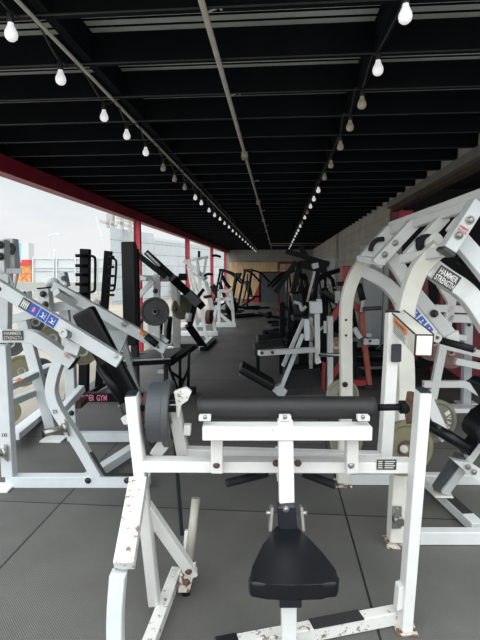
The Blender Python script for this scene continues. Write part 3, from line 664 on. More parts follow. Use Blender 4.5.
# far side of the row machine frame
vf = 4.15
bar(B, 'upright_post', Wc, drop(P(73, 434, vf), .02), P(70, 356, vf), .085, .08); bolts(B, [P(71.5, 413, vf - .04)], -V, .02)
bar(B, 'base_beam', Wc, drop(P(70, 430, vf), .05), drop(P(150, 430, vf), .05), .08, .08)
bar(B, 'base_beam', Wc, drop(P(85, 484, vb), .04), drop(P(150, 420, vf), .04), .08, .07, n=Z)
bar(B, 'foot_rest', 'rust_trim', P(78, 406, 3.9), P(86, 399, 4.1), .05, .05)
bar(B, 'frame_strut', Wc, P(62, 410, 3.8), P(82, 388, 4.1), .06, .06)
# pictogram arm
pa0 = P(-10, 281, 2.95); pa1 = P(120.5, 361.5, 2.95)
pic = bar(B, 'press_arm', Wc, pa0, pa1, .082, .06)
dxx = (pa1 - pa0).normalized(); dyy = -V.cross(dxx)
if dyy.z < 0: dyy = -dyy
def on_arm(px): t = (px + 10) / 130.5; return lerp(pa0, pa1, t) - V * .031
q = plate_on(pic, 'pictogram_plate', 'decal_dark', on_arm(27), dxx, dyy, .062, .07); mb = MB()
k = on_arm(27) - V * .004
for oo in (-.018, -.006, .006, .018): mb.bar(k + dxx * oo - dyy * .024, k + dxx * oo + dyy * .024, .006, .002, bev=0)
mb.bar(k - dxx * .02 + dyy * .004, k + dxx * .02 + dyy * .004, .006, .002, bev=0); mb.build('lettering', 'lettering_white', q)
for i, px in enumerate((35.5, 44.5, 53.5)):
    c = on_arm(px); q = plate_on(pic, 'pictogram', 'decal_blue', c, dxx, dyy, .060, .07); mb = MB()
    k = c - V * .004
    if i == 0: mb.sph(k + dyy * .012, .008, .003, .008, seg=8); mb.bar(k - dyy * .015, k + dyy * .01, .016, .002); mb.build('figure', 'lettering_pink', q)
    else:
        mb.sph(k + dyy * .014 - dxx * .004 * i, .006, .003, .006, seg=8); mb.bar(k + dyy * .008, k - dyy * .012, .009, .002); mb.bar(k - dyy * .013 - dxx * .018, k - dyy * .013 + dxx * .016, .004, .002); mb.bar(k + dxx * .016 - dyy * .02, k + dxx * .016 + dyy * .02, .003, .002); mb.bar(k, k + dxx * .014 + dyy * .003, .004, .002)
        mb.build('figure', 'lettering_white', q)
MB().bolt(P(115.5, 356, 2.915), -V, .012).build('bolt', 'lettering_grey', pic)
tubep(B, 'handle_tube', 'dull_steel', [P(80, 334, 3.1), P(73, 336, 3.0), P(64, 333, 2.86)], .027)
MB().lathe([(.014, 0), (.028, 0), (.030, .01), (.014, .01), (.014, 0)], P(64, 333, 2.86), -V - U * .3, 20).build('tube_end', 'pale_grey_paint', B)
bar(B, 'gusset', 'pale_grey_paint', P(66, 345, 3.0), P(80, 350, 3.0), .08, .04)
mb = MB(); e = P(67, 355, vb - .047); add_text(mb, 'HAMMER', e, P(71, 357.5, vb - .047) - e, Z, .045, .009); add_text(mb, 'STRENGTH', e - Z * .014, P(71, 357.5, vb - .047) - e, Z, .045, .009); mb.build('lettering', 'lettering_red', B)
# head boxes, upper left
bar(B, 'head_channel', 'pale_grey_paint', P(1, 240, 3.0), P(2, 272, 3.0), .072, .08); bolts(B, [P(1, 245, 2.955), P(1, 256.5, 2.955)], -V, .02)
bar(B, 'head_channel', 'pale_grey_paint', P(11, 239, 3.12), P(13, 271, 3.12), .065, .08)
MB().prism([P(9, 244, 3.07), P(12, 243, 3.07), P(15.5, 248, 3.07), P(13, 255, 3.07), P(10, 254, 3.07), P(12.5, 249, 3.07)], V, .03).build('rubber_stop', 'dark_grey_paint', B)
bar(B, 'lower_beam', 'pale_grey_paint', P(-8, 271, 3.0), P(19, 271, 3.1), .035, .16)
bar(B, 'upright_post', Wc, P(4, 272, 3.3), P(3, 340, 3.45), .10, .07)
bar(B, 'strut', 'pale_grey_paint', P(10, 274, 3.1), P(14, 290, 3.1), .012, .02); bar(B, 'strut', 'pale_grey_paint', P(18, 273, 3.1), P(14, 290, 3.1), .012, .02)
MB().sph(P(0, 289, 2.93), .018).build('bolt', 'bolt_black', B)
# black back pad
bp0 = P(83, 310, 3.45); bp1 = P(129, 398, 3.45)
MB().bar(bp0, bp1, .175, .09, n=V, bev=.035, seg=4).build('back_pad', 'black_vinyl', B)
MB().tube([P(100, 366, 3.3), P(124, 402, 3.3)], .036, seg=20).build('roll_pad', 'black_vinyl', B)
bar(B, 'pad_post', 'dark_grey_paint', P(128, 398, 3.55), drop(P(150, 430, 3.8), .05), .05, .05)
MB().prism([P(121, 418, 3.3), P(127, 414, 3.3), P(129, 424, 3.3), P(124, 424, 3.3)], V, .03).build('bracket', W, B)
bar(B, 'pad_post', 'dull_steel', P(119, 405, 3.35), P(130, 428, 3.5), .02, .02)

# ------------------------------------------------------------------ second white machine behind
D = thing('chest_press_machine', 'white chest press machine loaded with olive plates, behind the row machine at the left', 'gym machine', drop(P(50, 425, 4.6)))
v = 4.5
bar(D, 'upright_post', Wc, P(22, 318, v), drop(P(52, 440, v), .02), .10, .08)
bar(D, 'upright_post', 'pale_grey_paint', P(30, 330, v + .2), P(44, 395, v + .1), .05, .05)
MB().box(drop(P(54, 441, 4.2), .008), .20, .16, .016).build('foot_plate', W, D)
bar(D, 'crossbeam', 'pale_grey_paint', P(4, 388, 3.9), P(52, 366, 4.9), .11, .06); bar(D, 'crossbeam', 'pale_grey_paint', P(6, 404, 3.95), P(38, 391, 4.6), .08, .06)
bar(D, 'crossbeam', Wc, P(12, 437, 3.95), P(48, 408, 5.2), .12, .06)
pathp(D, 'base_beam', Wc, [P(14, 440, 4.2), P(32, 426, 5.0), P(46, 426, 5.2)], .08, .08, smooth=False)
plate_on(D, 'warning_label', 'decal_orange', P(16, 381, 4.05), U * .9 + V * .4 + Z * .35, Z, .09, .03)
bar(D, 'head_channel', Wc, P(44.5, 289, 4.2), P(47, 312, 4.2), .105, .10); bolts(D, [P(43.2, 294, 4.14), P(45.5, 304.5, 4.14)], -V, .024)
bar(D, 'end_cap', 'black_metal', P(39, 288.5, 4.2), P(49.5, 287.5, 4.2), .014, .1)
MB().prism([P(59, 273, 4.9), P(66, 272, 4.9), P(69, 286, 4.9), P(62, 287, 4.9)], V, .1).build('head_channel', Wc, D); MB().prism([P(61, 277, 4.84), P(64, 275.5, 4.84), P(66.5, 282, 4.84), P(61.5, 280, 4.84)], V, .02).build('rubber_stop', 'dark_grey_paint', D); bar(D, 'strut', Wc, P(64, 285, 4.9), P(66, 306, 4.6), .06, .06)
bar(D, 'head_channel', Wc, P(25, 291, 4.3), P(25, 318, 4.3), .09, .1); MB().prism([P(21, 293, 4.23), P(25, 291, 4.23), P(27.5, 299, 4.23), P(24, 297, 4.23)], V, .02).build('rubber_stop', 'dark_grey_paint', D)
pathp(D, 'yoke', Wc, [P(-8, 322, 4.2), P(20, 317, 4.25), P(48, 309, 4.3), P(72, 305, 4.3), P(88, 307, 4.3)], .085, .07)
bar(D, 'strut', Wc, P(64, 306, 4.4), P(68, 350, 4.4), .09, .06); bar(D, 'strut', Wc, P(75, 300, 4.6), P(80, 345, 4.6), .10, .06)
tubep(D, 'pivot_tube', 'pale_grey_paint', [P(47, 286, 4.3), P(53, 281.5, 4.3), P(58, 286, 4.3), P(62, 296, 4.3)], .035)
for cx_, cy2, vv, rr, mm, lb in ((22, 371, 4.75, .165, 'olive_plate', 'olive weight plate with dark edge low on the chest press machine at left'),
                        (36, 322, 4.7, .17, 'dark_plate', 'dark grey lettered weight plate right under the blue pictogram strip'),
                        (53, 338, 4.5, .13, 'olive_plate', 'olive weight plate between the press arm and the curved arm at left'),
                        (11, 343, 4.9, .14, 'dark_plate', 'dark weight plate mostly hidden behind the dark sign at left'),
                        (41, 370, 5.0, .13, 'dark_plate', 'small dark weight plate right of the leaning white post at left'),
                        (83, 351, 3.95, .12, 'olive_plate', 'olive weight plate showing under the black capped arm end at left'),
                        (8, 412, 4.9, .13, 'olive_plate', 'olive weight plate half hidden behind the left upright post')):
    weight_plate(P(cx_, cy2, vv), (-V + U * .25), rr, .03, mm, lb, 'plates on the chest press machine', text='YORK' if 'lettered' in lb else None, start=30)

# ------------------------------------------------------------------ long press arm machine
K = thing('incline_press_machine', 'pale grey incline press machine with long sloping arm and triangular gusset', 'gym machine', drop(P(130, 410, 4.9)))
bar(K, 'press_arm', 'clean_white_paint', P(54, 286, 4.05), P(166, 349, 4.0), .085, .07)
bar(K, 'press_arm', 'pale_grey_paint', P(56, 292, 3.85), P(92, 313, 4.2), .06, .06)
MB().prism([P(96, 315, 4.15), P(130, 330, 4.25), P(124, 345, 4.25), P(118, 358, 4.25), P(112, 352, 4.25), P(108, 330, 4.25)], V, .05).build('gusset', 'pale_grey_paint', K)
MB().lathe([(0, 0), (.026, 0), (.026, .01), (0, .012)], P(124.5, 324, 3.97), -V, 16).build('bolt', 'dull_steel', K)
bar(K, 'warning_label', 'decal_orange', P(140, 332, 3.96), P(145, 335, 3.96), .03, .03)
tubep(K, 'grip', 'black_rubber', [P(146, 336, 3.93), P(157, 345, 3.93)], .03)
tubep(K, 'handle', 'dull_steel', [P(156, 344, 3.95), P(161, 352, 4.0), P(164, 360, 4.0)], .012)
bar(K, 'upright_post', 'pale_grey_paint', P(118, 320, 4.7), drop(P(140, 400, 5.4), .02), .06, .06)
bar(K, 'upright_post', 'pale_grey_paint', P(98, 300, 5.0), P(84, 345, 5.0), .06, .06)
bar(K, 'base_beam', 'pale_grey_paint', drop(P(140, 400, 5.4), .03), drop(P(160, 400, 5.4), .03), .06, .06)

# ------------------------------------------------------------------ black rack with lettered base
E_ = thing('black_rack', 'black steel rack with peg posts and pink lettered base beam at left', 'rack', drop(P(100, 400, 5.6)))
bm_ = 'black_metal'
c1 = drop(P(84, 394, 5.75), .04); bar(E_, 'peg_post', bm_, c1, P(85.5, 249, 5.75), .108, .10)
c2 = drop(P(99, 388, 6.0), .04); bar(E_, 'peg_post', bm_, c2, P(108.5, 251, 6.0), .085, .10)
for i, y in enumerate((256, 266, 275, 284.5, 294)):
    tubep(E_, 'peg', bm_, [P(88, y, 5.68), P(75.5, y - .4, 5.6)], .020)
    tubep(E_, 'peg', bm_, [P(108, y + 1, 5.95), P(113.5, y + 1, 5.85)], .016)
tubep(E_, 'loop_handle', bm_, [P(89, 255.5, 5.72), P(94, 257, 5.7), P(95.3, 262, 5.7), P(95, 285, 5.7), P(94, 291, 5.7), P(89, 292.5, 5.72)], .016)
tubep(E_, 'loop_handle', bm_, [P(111, 258, 5.92), P(115, 259.5, 5.9), P(116.3, 264, 5.9), P(115, 284, 5.9), P(113.5, 290, 5.9), P(109, 290.5, 5.92)], .014)
bs0 = drop(P(66, 400, 5.5), .055); bs1 = drop(P(150, 400, 5.5), .055)
bs = bar(E_, 'base_beam', bm_, bs0, bs1, .10, .08)
mb = MB(); add_text(mb, 'GYM', drop(P(102, 400, 5.46), .052) - V * .005, U, Z, .122, .075); add_text(mb, 'THUNDER', drop(P(84, 400, 5.46), .052) - V * .005, U, Z, .245, .075); mb.build('lettering', 'lettering_pink', bs, 'pink painted lettering ending in GYM')
bar(E_, 'crossbeam', bm_, P(70, 353, 5.7), P(152, 358, 5.6), .09, .08)
p1 = drop(P(136, 400, 5.4), .04)
bar(E_, 'pad_post', 'navy_metal', p1, P(133, 245, 5.5), .08, .09)
MB().bar(P(128.5, 242, 5.35), P(131, 345, 5.35), .15, .10, bev=.015, seg=3).build('tall_pad', 'black_vinyl', E_)
bar(E_, 'guide_rail', bm_, P(136.5, 249, 5.6), P(138, 330, 5.6), .05, .07)
bar(E_, 'floor_arm', bm_, P(88, 394, 5.6), P(107, 383, 6.2), .035, .05)

# ------------------------------------------------------------------ low black bench frame
Q = thing('reverse_bench', 'low black steel bench frame on thin truss legs beside the aisle', 'bench', drop(P(182, 388, 5.9)))
bar(Q, 'side_rail', bm_, P(118, 364, 5.0), P(170, 361, 5.3), .055, .06); bar(Q, 'side_rail', bm_, P(128, 355, 5.9), P(180, 350, 6.2), .055, .05)
bar(Q, 'rail_edge', 'pale_grey_paint', P(118, 361.2, 4.98), P(170, 358.5, 5.28), .008, .065)
bar(Q, 'end_rail', bm_, P(168, 363.5, 5.3), P(193, 347, 6.3), .085, .06)
MB().prism([P(120, 361, 5.1), P(170, 358, 5.3), P(183, 349, 6.1), P(135, 353, 5.9)], Z, .02, bev=0).build('deck', 'dark_grey_paint', Q)
for a, b2 in (((168, 364), (178, 388)), ((180, 359), (180, 387)), ((189, 352), (188, 387)), ((189, 368), (179, 386)), ((171, 372), (183, 380))):
    tubep(Q, 'leg', bm_, [P(a[0], a[1], 5.65), drop(P(b2[0], b2[1], 5.8), .05)] if b2[1] > 383 else [P(a[0], a[1], 5.7), P(b2[0], b2[1], 5.75)], .018)
bar(Q, 'base_foot', bm_, drop(P(174, 389, 5.85), .045), drop(P(196, 389, 5.85), .045), .08, .10)
bar(Q, 'upright_post', 'navy_metal', P(166, 365, 5.5), P(166, 382, 5.5), .05, .05)
bar(Q, 'bracket', W, P(158, 371, 5.4), P(164, 371, 5.4), .05, .05)

# ------------------------------------------------------------------ grey machine with round plate
Fm = thing('leg_press_machine', 'grey leg press machine with crossed black arms and round plates, left of the aisle', 'gym machine', drop(P(175, 345, 9.0)))
bar(Fm, 'upright_post', 'silver_paint', P(176, 290, 8.6), drop(P(177, 348, 9.2), .02), .14, .10)
bar(Fm, 'upright_post', 'silver_paint', P(157, 275, 7.9), P(157, 345, 8.4), .11, .08); bar(Fm, 'upright_post', 'silver_paint', P(174, 276, 8.3), P(175, 300, 8.4), .11, .08)
bar(Fm, 'head_beam', 'silver_paint', P(139, 278, 7.8), P(180, 279, 8.2), .10, .08)
bar(Fm, 'arm_brace', 'silver_paint', P(139, 296, 7.8), P(153, 281, 7.8), .08, .08)
bolts(Fm, [P(155.5, 291, 7.85), P(176, 309, 8.5)], -V, .035)
bar(Fm, 'sled_arm', bm_, P(137, 254, 7.6), P(166, 277, 7.6), .085, .08); bar(Fm, 'sled_arm', bm_, P(146, 252, 7.7), P(172, 276, 7.7), .09, .06)
bar(Fm, 'sled_arm', 'pale_grey_paint', P(147, 253, 7.65), P(160, 266, 7.65), .035, .08)
bar(Fm, 'sled_arm', bm_, P(172, 278, 8.0), P(202, 306, 8.6), .13, .12)
bar(Fm, 'end_block', bm_, P(179, 277, 8.1), P(187, 277, 8.1), .12, .1)
bar(Fm, 'end_block', 'dark_grey_paint', P(188, 293, 8.3), P(199, 304, 8.3), .15, .2); bar(Fm, 'sled_handle', bm_, P(194, 302, 8.5), P(204, 289, 8.5), .06, .06)
bar(Fm, 'rear_leg', bm_, P(196, 300, 8.8), P(190, 325, 8.9), .10, .10); bar(Fm, 'rear_leg', bm_, P(188, 325, 8.9), drop(P(204, 345, 9.2), .05), .13, .10)
MB().tube([P(189, 313, 8.6), P(188, 321, 8.6)], .06, seg=16).build('roller', 'silver_paint', Fm)
bar(Fm, 'base_foot', 'silver_paint', drop(P(201, 349, 9.1), .05), drop(P(211, 338, 10.5), .05), .10, .07, n=Z)
bar(Fm, 'base_foot', bm_, drop(P(203, 351, 9.0), .04), drop(P(214, 340, 10.3), .04), .12, .07, n=Z)
bar(Fm, 'base_beam', 'navy_metal', drop(P(172, 345, 9.4), .04), drop(P(205, 344, 9.4), .04), .10, .10); bar(Fm, 'base_beam', 'silver_paint', drop(P(166, 347, 9.2), .03), drop(P(180, 347, 9.2), .03), .06, .12)
for x in (161, 170): tubep(Fm, 'guide_rod', bm_, [P(x, 318, 8.4), P(x - 1.5, 342, 8.8)], .045)
tubep(Fm, 'guide_rod', 'clean_white_paint', [P(165.5, 318, 8.4), P(165, 344, 8.8)], .03)
bar(Fm, 'frame_strut', 'pale_grey_paint', P(150, 300, 8.0), P(152, 345, 8.6), .10, .08)
bar(Fm, 'frame_strut', W, P(136, 277, 7.7), P(147, 279, 7.7), .06, .09)
for a_, b2 in (((146, 345), (160, 334)), ((153, 334), (168, 346)), ((140, 338), (158, 346))): bar(Fm, 'frame_strut', 'clean_white_paint', P(a_[0], a_[1] - 4, 8.4), P(b2[0], b2[1] - 4, 8.4), .07, .06)
weight_plate(P(155, 311.5, 7.4), (-V + U * .1), .228, .05, 'dark_plate', 'large round dark grey weight plate facing the camera, left of the aisle', 'plates on the leg press machine')
weight_plate(P(182, 307, 8.75), (-V * .8 + U * .75), .235, .05, 'pale_olive_plate', 'pale ribbed round plate half hidden behind the grey post of the leg press machine', 'plates on the leg press machine')
tubep(Fm, 'lift_handle', 'dark_grey_paint', [P(141, 321, 7.5), P(128, 333, 7.0)], .045)
MB().tube([P(155, 311.5, 7.38), P(155, 311.5, 7.3)], .03, seg=14).build('weight_horn', 'black_metal', Fm)

# ------------------------------------------------------------------ white tall pulldown, mid-left
Hm = thing('white_pulldown_machine', 'tall white plate-loaded pulldown machine with slanted twin tubes, mid-left', 'gym machine', drop(P(195, 335, 11)))
v = 11.0
for a, b2, w, vv in (((190, 268), (207, 325), .055, 11), ((188, 266), (198, 325), .05, 11.3), ((197, 258), (200, 284), .06, 10.8), ((206, 258), (203, 280), .05, 10.8), ((183, 262), (208, 257), .06, 10.9), ((184, 260), (207, 279), .08, 10.9), ((189, 270), (206, 282), .05, 10.7), ((206, 282), (213, 310), .08, 11)):
    bar(Hm, 'frame_tube', 'bright_white_paint', P(a[0], a[1], vv), P(b2[0], b2[1], vv), w, .08)
for a, vv in (((206.5, 337), 10.7), ((197, 336), 11.2), ((216, 335), 11.3)): bar(Hm, 'leg', 'bright_white_paint', P(a[0] - 8, 296, vv), drop(P(a[0], a[1], vv), .02), .07, .08)
bar(Hm, 'base_beam', 'bright_white_paint', drop(P(180, 335, 11.2), .06), drop(P(218, 335, 11.2), .06), .11, .11); bar(Hm, 'base_beam', 'bright_white_paint', drop(P(178, 326, 13), .06), drop(P(205, 326, 13), .06), .11, .11)
tubep(Hm, 'handle', bm_, [P(212, 256, 10.8), P(216, 255.5, 10.8), P(221, 257, 10.8)], .03); tubep(Hm, 'handle', bm_, [P(204, 276, 10.6), P(208, 274, 10.6), P(213, 274.5, 10.6)], .03)
bar(Hm, 'seat_pad', 'black_vinyl', P(204, 297, 10.6), P(212, 296, 10.6), .06, .3); tubep(Hm, 'handle', bm_, [P(199, 251, 10.9), P(199, 258, 10.9)], .03)
weight_plate(P(209.3, 317, 10.5), (U + V * -.25), .16, .10, 'maroon_plate', 'maroon plate stack edge-on at the foot of the white pulldown machine')

Im = thing('white_seated_machine', 'white seated machine with square frame tubes beside the aisle, mid-left', 'gym machine', drop(P(222, 325, 13.3)))
for a, b2, vv in (((219, 291), (231, 291), 13), ((219, 291), (219, 326), 13), ((231, 291), (234, 325), 13), ((219, 299), (233, 299), 13.1), ((227, 301), (233, 311), 13), ((220, 314), (233, 321), 13), ((217, 304), (213, 322), 13.8)):
    q = P(b2[0], b2[1], vv); bar(Im, 'frame_tube', 'bright_white_paint', P(a[0], a[1], vv), drop(q, .04) if b2[1] > 320 else q, .085, .085)
bar(Im, 'base_beam', 'bright_white_paint', drop(P(216, 327, 13), .06), drop(P(236, 327, 13), .06), .12, .14)
bar(Im, 'back_pad', 'black_vinyl', P(212, 285, 13.4), P(219, 297, 13.4), .16, .3, bev=.03, seg=3); bar(Im, 'seat_pad', 'black_vinyl', P(210, 304, 13.2), P(218, 303, 13.2), .09, .3, bev=.03, seg=3)
tubep(Im, 'lever', bm_, [P(222, 276, 13.2), P(226, 283, 13.2), P(230, 288, 13.2)], .05)

# ------------------------------------------------------------------ centre leg extension (grey, black seat)
Lm = thing('leg_curl_machine', 'grey leg curl machine with tilted black seat pad reaching into the aisle', 'gym machine', drop(P(300, 392, 5.7)))
MB().bar(P(240, 366, 5.35), P(273, 385, 5.35), .09, .36, bev=.03, seg=4).build('tilted_pad', 'black_vinyl', Lm)
MB().prism([P(269, 387, 5.35), P(280, 384, 5.35), P(287, 390, 5.35), P(284, 395, 5.35), P(278, 395, 5.35)], V, .10).build('pad_bracket', 'pale_grey_paint', Lm)
bar(Lm, 'pad_bracket', 'dark_grey_paint', P(240, 373, 5.3), P(246, 377, 5.3), .04, .15)
bar(Lm, 'frame_tube', 'pale_grey_paint', P(304, 319, 5.5), P(283, 366, 5.5), .042, .06); bar(Lm, 'frame_tube', 'pale_grey_paint', P(303, 334, 5.4), P(281, 388, 5.35), .042, .06)
bar(Lm, 'lever_arm', 'silver_paint', P(259, 353, 4.9), P(316, 349.5, 5.3), .055, .06); bolts(Lm, [P(262, 353, 4.865), P(272.5, 352.5, 4.92)], -V, .014)
bar(Lm, 'upright_post', 'silver_paint', P(317, 312, 5.3), P(317.5, 363, 5.3), .055, .06); bar(Lm, 'upright_post', 'silver_paint', P(330, 316, 5.5), drop(P(330, 400, 5.6), .02), .065, .06)
bar(Lm, 'weight_block', 'clean_white_paint', P(306.5, 319, 5.35), P(307, 340, 5.35), .055, .08)
mb = MB(); mb.bar(P(315.5, 301, 5.3), P(316, 313, 5.3), .13, .12, bev=.01, seg=2); mb.bar(P(319, 299, 5.3), P(319, 303, 5.3), .05, .06); mb.build('shroud', 'clean_white_paint', Lm)
MB().tube([P(320, 355, 5.2), P(341, 355, 4.9)], .022, seg=16).build('weight_horn', 'chrome', Lm)
bar(Lm, 'stop', W, P(317.5, 360, 5.28), P(318.5, 363, 5.28), .06, .07)
MB().prism([P(286, 372, 5.6), P(320, 369, 5.9), P(322, 386, 5.6), P(285, 388, 5.35)], V + Z, .04).build('foot_platform', 'grip_tape', Lm)
bar(Lm, 'base_beam', 'dark_grey_paint', drop(P(283, 394, 5.6), .03), drop(P(335, 396, 5.6), .03), .06, .08)
bar(Lm, 'upright_post', 'silver_paint', P(311, 318, 5.9), drop(P(311, 380, 6.4), .02), .04, .05)
bar(Lm, 'linkage', 'dull_steel', P(308, 340, 5.5), P(324, 326, 5.5), .03, .04); bar(Lm, 'linkage', 'silver_paint', P(325, 321, 5.5), P(325, 333, 5.5), .03, .04)
tubep(Lm, 'linkage', 'dull_steel', [P(309, 322, 5.5), P(313, 330, 5.5), P(311, 342, 5.5)], .02)

Nm = thing('padded_bench', 'black padded bench with dark grey top behind the grey leg curl machine', 'bench', drop(P(272, 362, 7.6)))
MB().bar(P(257, 341, 7.2), P(285, 337, 7.2), .10, .5, bev=.03, seg=3).build('pad', 'black_vinyl', Nm)
MB().bar(P(254, 350, 6.7), P(284, 346, 6.7), .12, .5, bev=.03, seg=3).build('pad', 'worn_vinyl', Nm)
for x in (258, 281): bar(Nm, 'leg', bm_, P(x, 346, 7.0), drop(P(x, 355, 7.0), .0), .05, .05)
bar(Nm, 'upright_post', bm_, P(282, 303, 7.6), drop(P(283, 360, 7.6), .0), .09, .10); tubep(Nm, 'bar', bm_, [P(259, 313, 7.9), P(270, 316, 7.7), P(300, 322, 7.5)], .025)
MB().tube([P(268.5, 312, 7.7), P(269.5, 318, 7.7)], .05, seg=14).build('bar_end', bm_, Nm)
bar(Nm, 'strut', W, P(284, 341, 7.4), P(292, 338, 7.4), .07, .06)

# ------------------------------------------------------------------ black lever machine centre-right
Mm = thing('black_lever_machine', 'tall black plate-loaded lever machine with long slanted arms at centre right', 'gym machine', drop(P(305, 370, 7.2)))
for a, b2, w, vv in (((286, 251), (329, 264.5), .075, 7.2), ((302, 264), (326, 270), .12, 7.2), ((296, 262), (275, 292), .075, 7.1), ((300, 262), (291, 300), .085, 7.3), ((300, 247), (306, 256), .075, 7.2)):
    bar(Mm, 'lever_arm', bm_, P(a[0], a[1], vv), P(b2[0], b2[1], vv), w, .08)
bar(Mm, 'upright_post', bm_, P(292, 298, 7.3), drop(P(288, 370, 7.3), .02), .10, .10); bar(Mm, 'upright_post', 'dull_steel', P(315, 270, 7.2), P(307, 302, 7.2), .035, .05)
bar(Mm, 'upright_post', bm_, P(318, 268, 7.3), P(314, 302, 7.3), .07, .05)
bar(Mm, 'end_block', 'clean_white_paint', P(312, 266.5, 7.12), P(318, 265, 7.12), .08, .10)
MB().bar(P(321, 290, 7.0), P(339, 303, 7.0), .10, .25, bev=.03, seg=3).build('arm_pad', 'black_vinyl', Mm)
bar(Mm, 'upright_post', bm_, P(324, 288, 7.4), drop(P(324, 370, 7.4), .02), .12, .10); bar(Mm, 'upright_post', bm_, P(304, 290, 7.4), drop(P(303, 370, 7.4), .02), .14, .10)
MB().bar(P(296, 292, 7.1), P(300, 315, 7.1), .16, .3, bev=.03, seg=3).build('back_pad', 'black_vinyl', Mm)
MB().bar(P(292, 318, 6.9), P(306, 317, 6.9), .10, .35, bev=.03, seg=3).build('seat_pad', 'black_vinyl', Mm)
bar(Mm, 'base_beam', bm_, drop(P(286, 371, 7.2), .05), drop(P(330, 371, 7.2), .05), .10, .12)
tubep(Mm, 'handle', 'clean_white_paint', [P(294, 302, 6.9), P(300, 304, 6.9), P(302, 310, 6.9), P(306, 306, 6.9)], .025)
for z1, x0, x1 in ((330, 287, 302), (340, 286, 300)): tubep(Mm, 'linkage', bm_, [P(x0, z1, 6.9), P(x1, z1 + 4, 7.1)], .03)

# ------------------------------------------------------------------ red machine right, against the wall
Rm = thing('red_machine', 'red framed plate-loaded machine with black grips by the right block wall', 'gym machine', drop(P(355, 388, 6.2)))
rr_ = 'red_machine_paint'; v = 6.1
bar(Rm, 'frame_tube', rr_, P(331, 321, v), P(343, 301, v), .075, .07); bar(Rm, 'frame_tube', rr_, P(349, 301, v), P(363, 312, v), .075, .07)
pathp(Rm, 'leg', 'worn_red_paint', [P(361.5, 308, v), P(363, 335, v), P(366, 356, v), drop(P(369.5, 388, v), .02)], .065, .07)
bar(Rm, 'foot_plate', 'navy_metal', drop(P(363, 388, v), .03), drop(P(375, 388, v), .03), .05, .14)
bar(Rm, 'frame_tube', rr_, P(331, 377, v), P(344, 360, v), .07, .07); bar(Rm, 'base_beam', rr_, drop(P(340, 384, v + .05), .08), drop(P(366, 384, v), .08), .08, .08)
bar(Rm, 'leg', rr_, P(324, 362, v), P(323, 390, v), .04, .06)
tubep(Rm, 'handle', 'black_rubber', [P(358.5, 284, 5.9), P(363, 300, 5.9)], .04); tubep(Rm, 'handle', 'dark_grey_paint', [P(363, 309, 5.9), P(381, 308, 5.9)], .026)
bar(Rm, 'handle_bracket', 'silver_paint', P(363, 291 + 9, 6.0), P(361, 312, 6.0), .03, .05)
bar(Rm, 'arm', 'clean_white_paint', P(364, 341.5, 5.9), P(379, 341.5, 5.9), .075, .06); bolts(Rm, [P(370, 341, 5.86)], -V, .014); bar(Rm, 'arm', 'clean_white_paint', P(354, 328, 6.0), P(360, 338, 6.0), .06, .06)
bar(Rm, 'arm', 'clean_white_paint', P(363, 335, 6.2), P(371, 335, 6.2), .05, .06)
bar(Rm, 'arm', 'dark_grey_paint', P(350, 339, 6.0), P(364, 340, 6.0), .05, .05)
MB().bar(P(346, 266, 7.0), P(346, 290, 7.0), .14, .2, bev=.01).build('shroud', rr_, Rm); MB().bar(P(337, 284, 6.9), P(344, 283.5, 6.9), .06, .1).build('bracket', bm_, Rm)
MB().bar(P(337, 291, 6.9), P(337, 303, 6.9), .07, .1).build('bracket', 'silver_paint', Rm)
bar(Rm, 'upright_post', rr_, P(347, 289, 7.0), drop(P(347, 375, 7.0), .0), .09, .09)
weight_plate(P(336, 345, 5.7), -V, .10, .04, 'tan_plate', 'small tan plate between the silver post and the cream upright')

# grey cabinet standing in front of wall, benches below
cb = thing('steel_cabinet', 'tall pale grey steel cabinet against the right block wall', 'cabinet', (1.5, 6.95, 0))
c0 = P(373, 300, 7.0)
MB().bar(drop(c0, .10), drop(c0, 1.93), .36, .30, bev=.006).build('body', 'cabinet_grey', cb); MB().bar(drop(c0 + U * .10 - V * .155, .4), drop(c0 + U * .10 - V * .155, 1.9), .012, .01).build('door_seam', 'dark_grey_paint', cb)
MB().bar(drop(c0, .0), drop(c0, .10), .32, .26).build('plinth', 'black_metal', cb)
bk = thing('black_storage_bench', 'low black storage bench with dark shelves in front of the grey cabinet', 'bench', drop(P(372, 375, 6.5)))
for y in (352, 362): MB().bar(P(350, y, 6.4), P(392, y - 1, 6.4), .07, .35).build('shelf', bm_, bk)
MB().bar(P(350, 333, 6.6), P(392, 352, 6.3), .10, .3, bev=.02, seg=2).build('sloping_top', 'black_vinyl', bk)
for x in (352, 391): bar(bk, 'leg', bm_, P(x, 340, 6.4), drop(P(x, 380, 6.4), 0), .06, .3)
tubep(bk, 'rod', 'dull_steel', [P(376, 350, 6.1), P(388, 336, 6.1)], .008)

# ------------------------------------------------------------------ white rack and maroon plate tree in the dark room
Wr = thing('white_rack', 'white steel rack with crossed tubes in the dark side room at right', 'rack', drop(P(455, 385, 5.0)))
v = 4.9
for a, b2, w in (((453, 293), (429.5, 412), .085), ((440, 284), (451, 302), .075), ((434, 308), (480, 310), .075), ((447, 318), (482, 319), .085), ((451, 336), (466, 338), .06), ((446, 346), (485, 355), .075), ((455, 361), (485, 367), .07), ((423, 384), (466, 384), .07), ((464, 384), (488, 398), .07), ((467, 292), (470, 310), .07)):
    p, q = P(a[0], a[1], v), P(b2[0], b2[1], v); bar(Wr, 'frame_tube', 'white_paint', p, q, w, .06)
bar(Wr, 'upright_post', 'clean_white_paint', P(467.5, 318, v + .05), drop(P(466, 398, v + .4), .02), .09, .07); bolts(Wr, [P(469, 325, v), P(467.5, 381, v + .2)], -V, .014)
MB().box(drop(P(466, 397, 5.4), .008), .22, .14, .016).build('foot_plate', W, Wr)
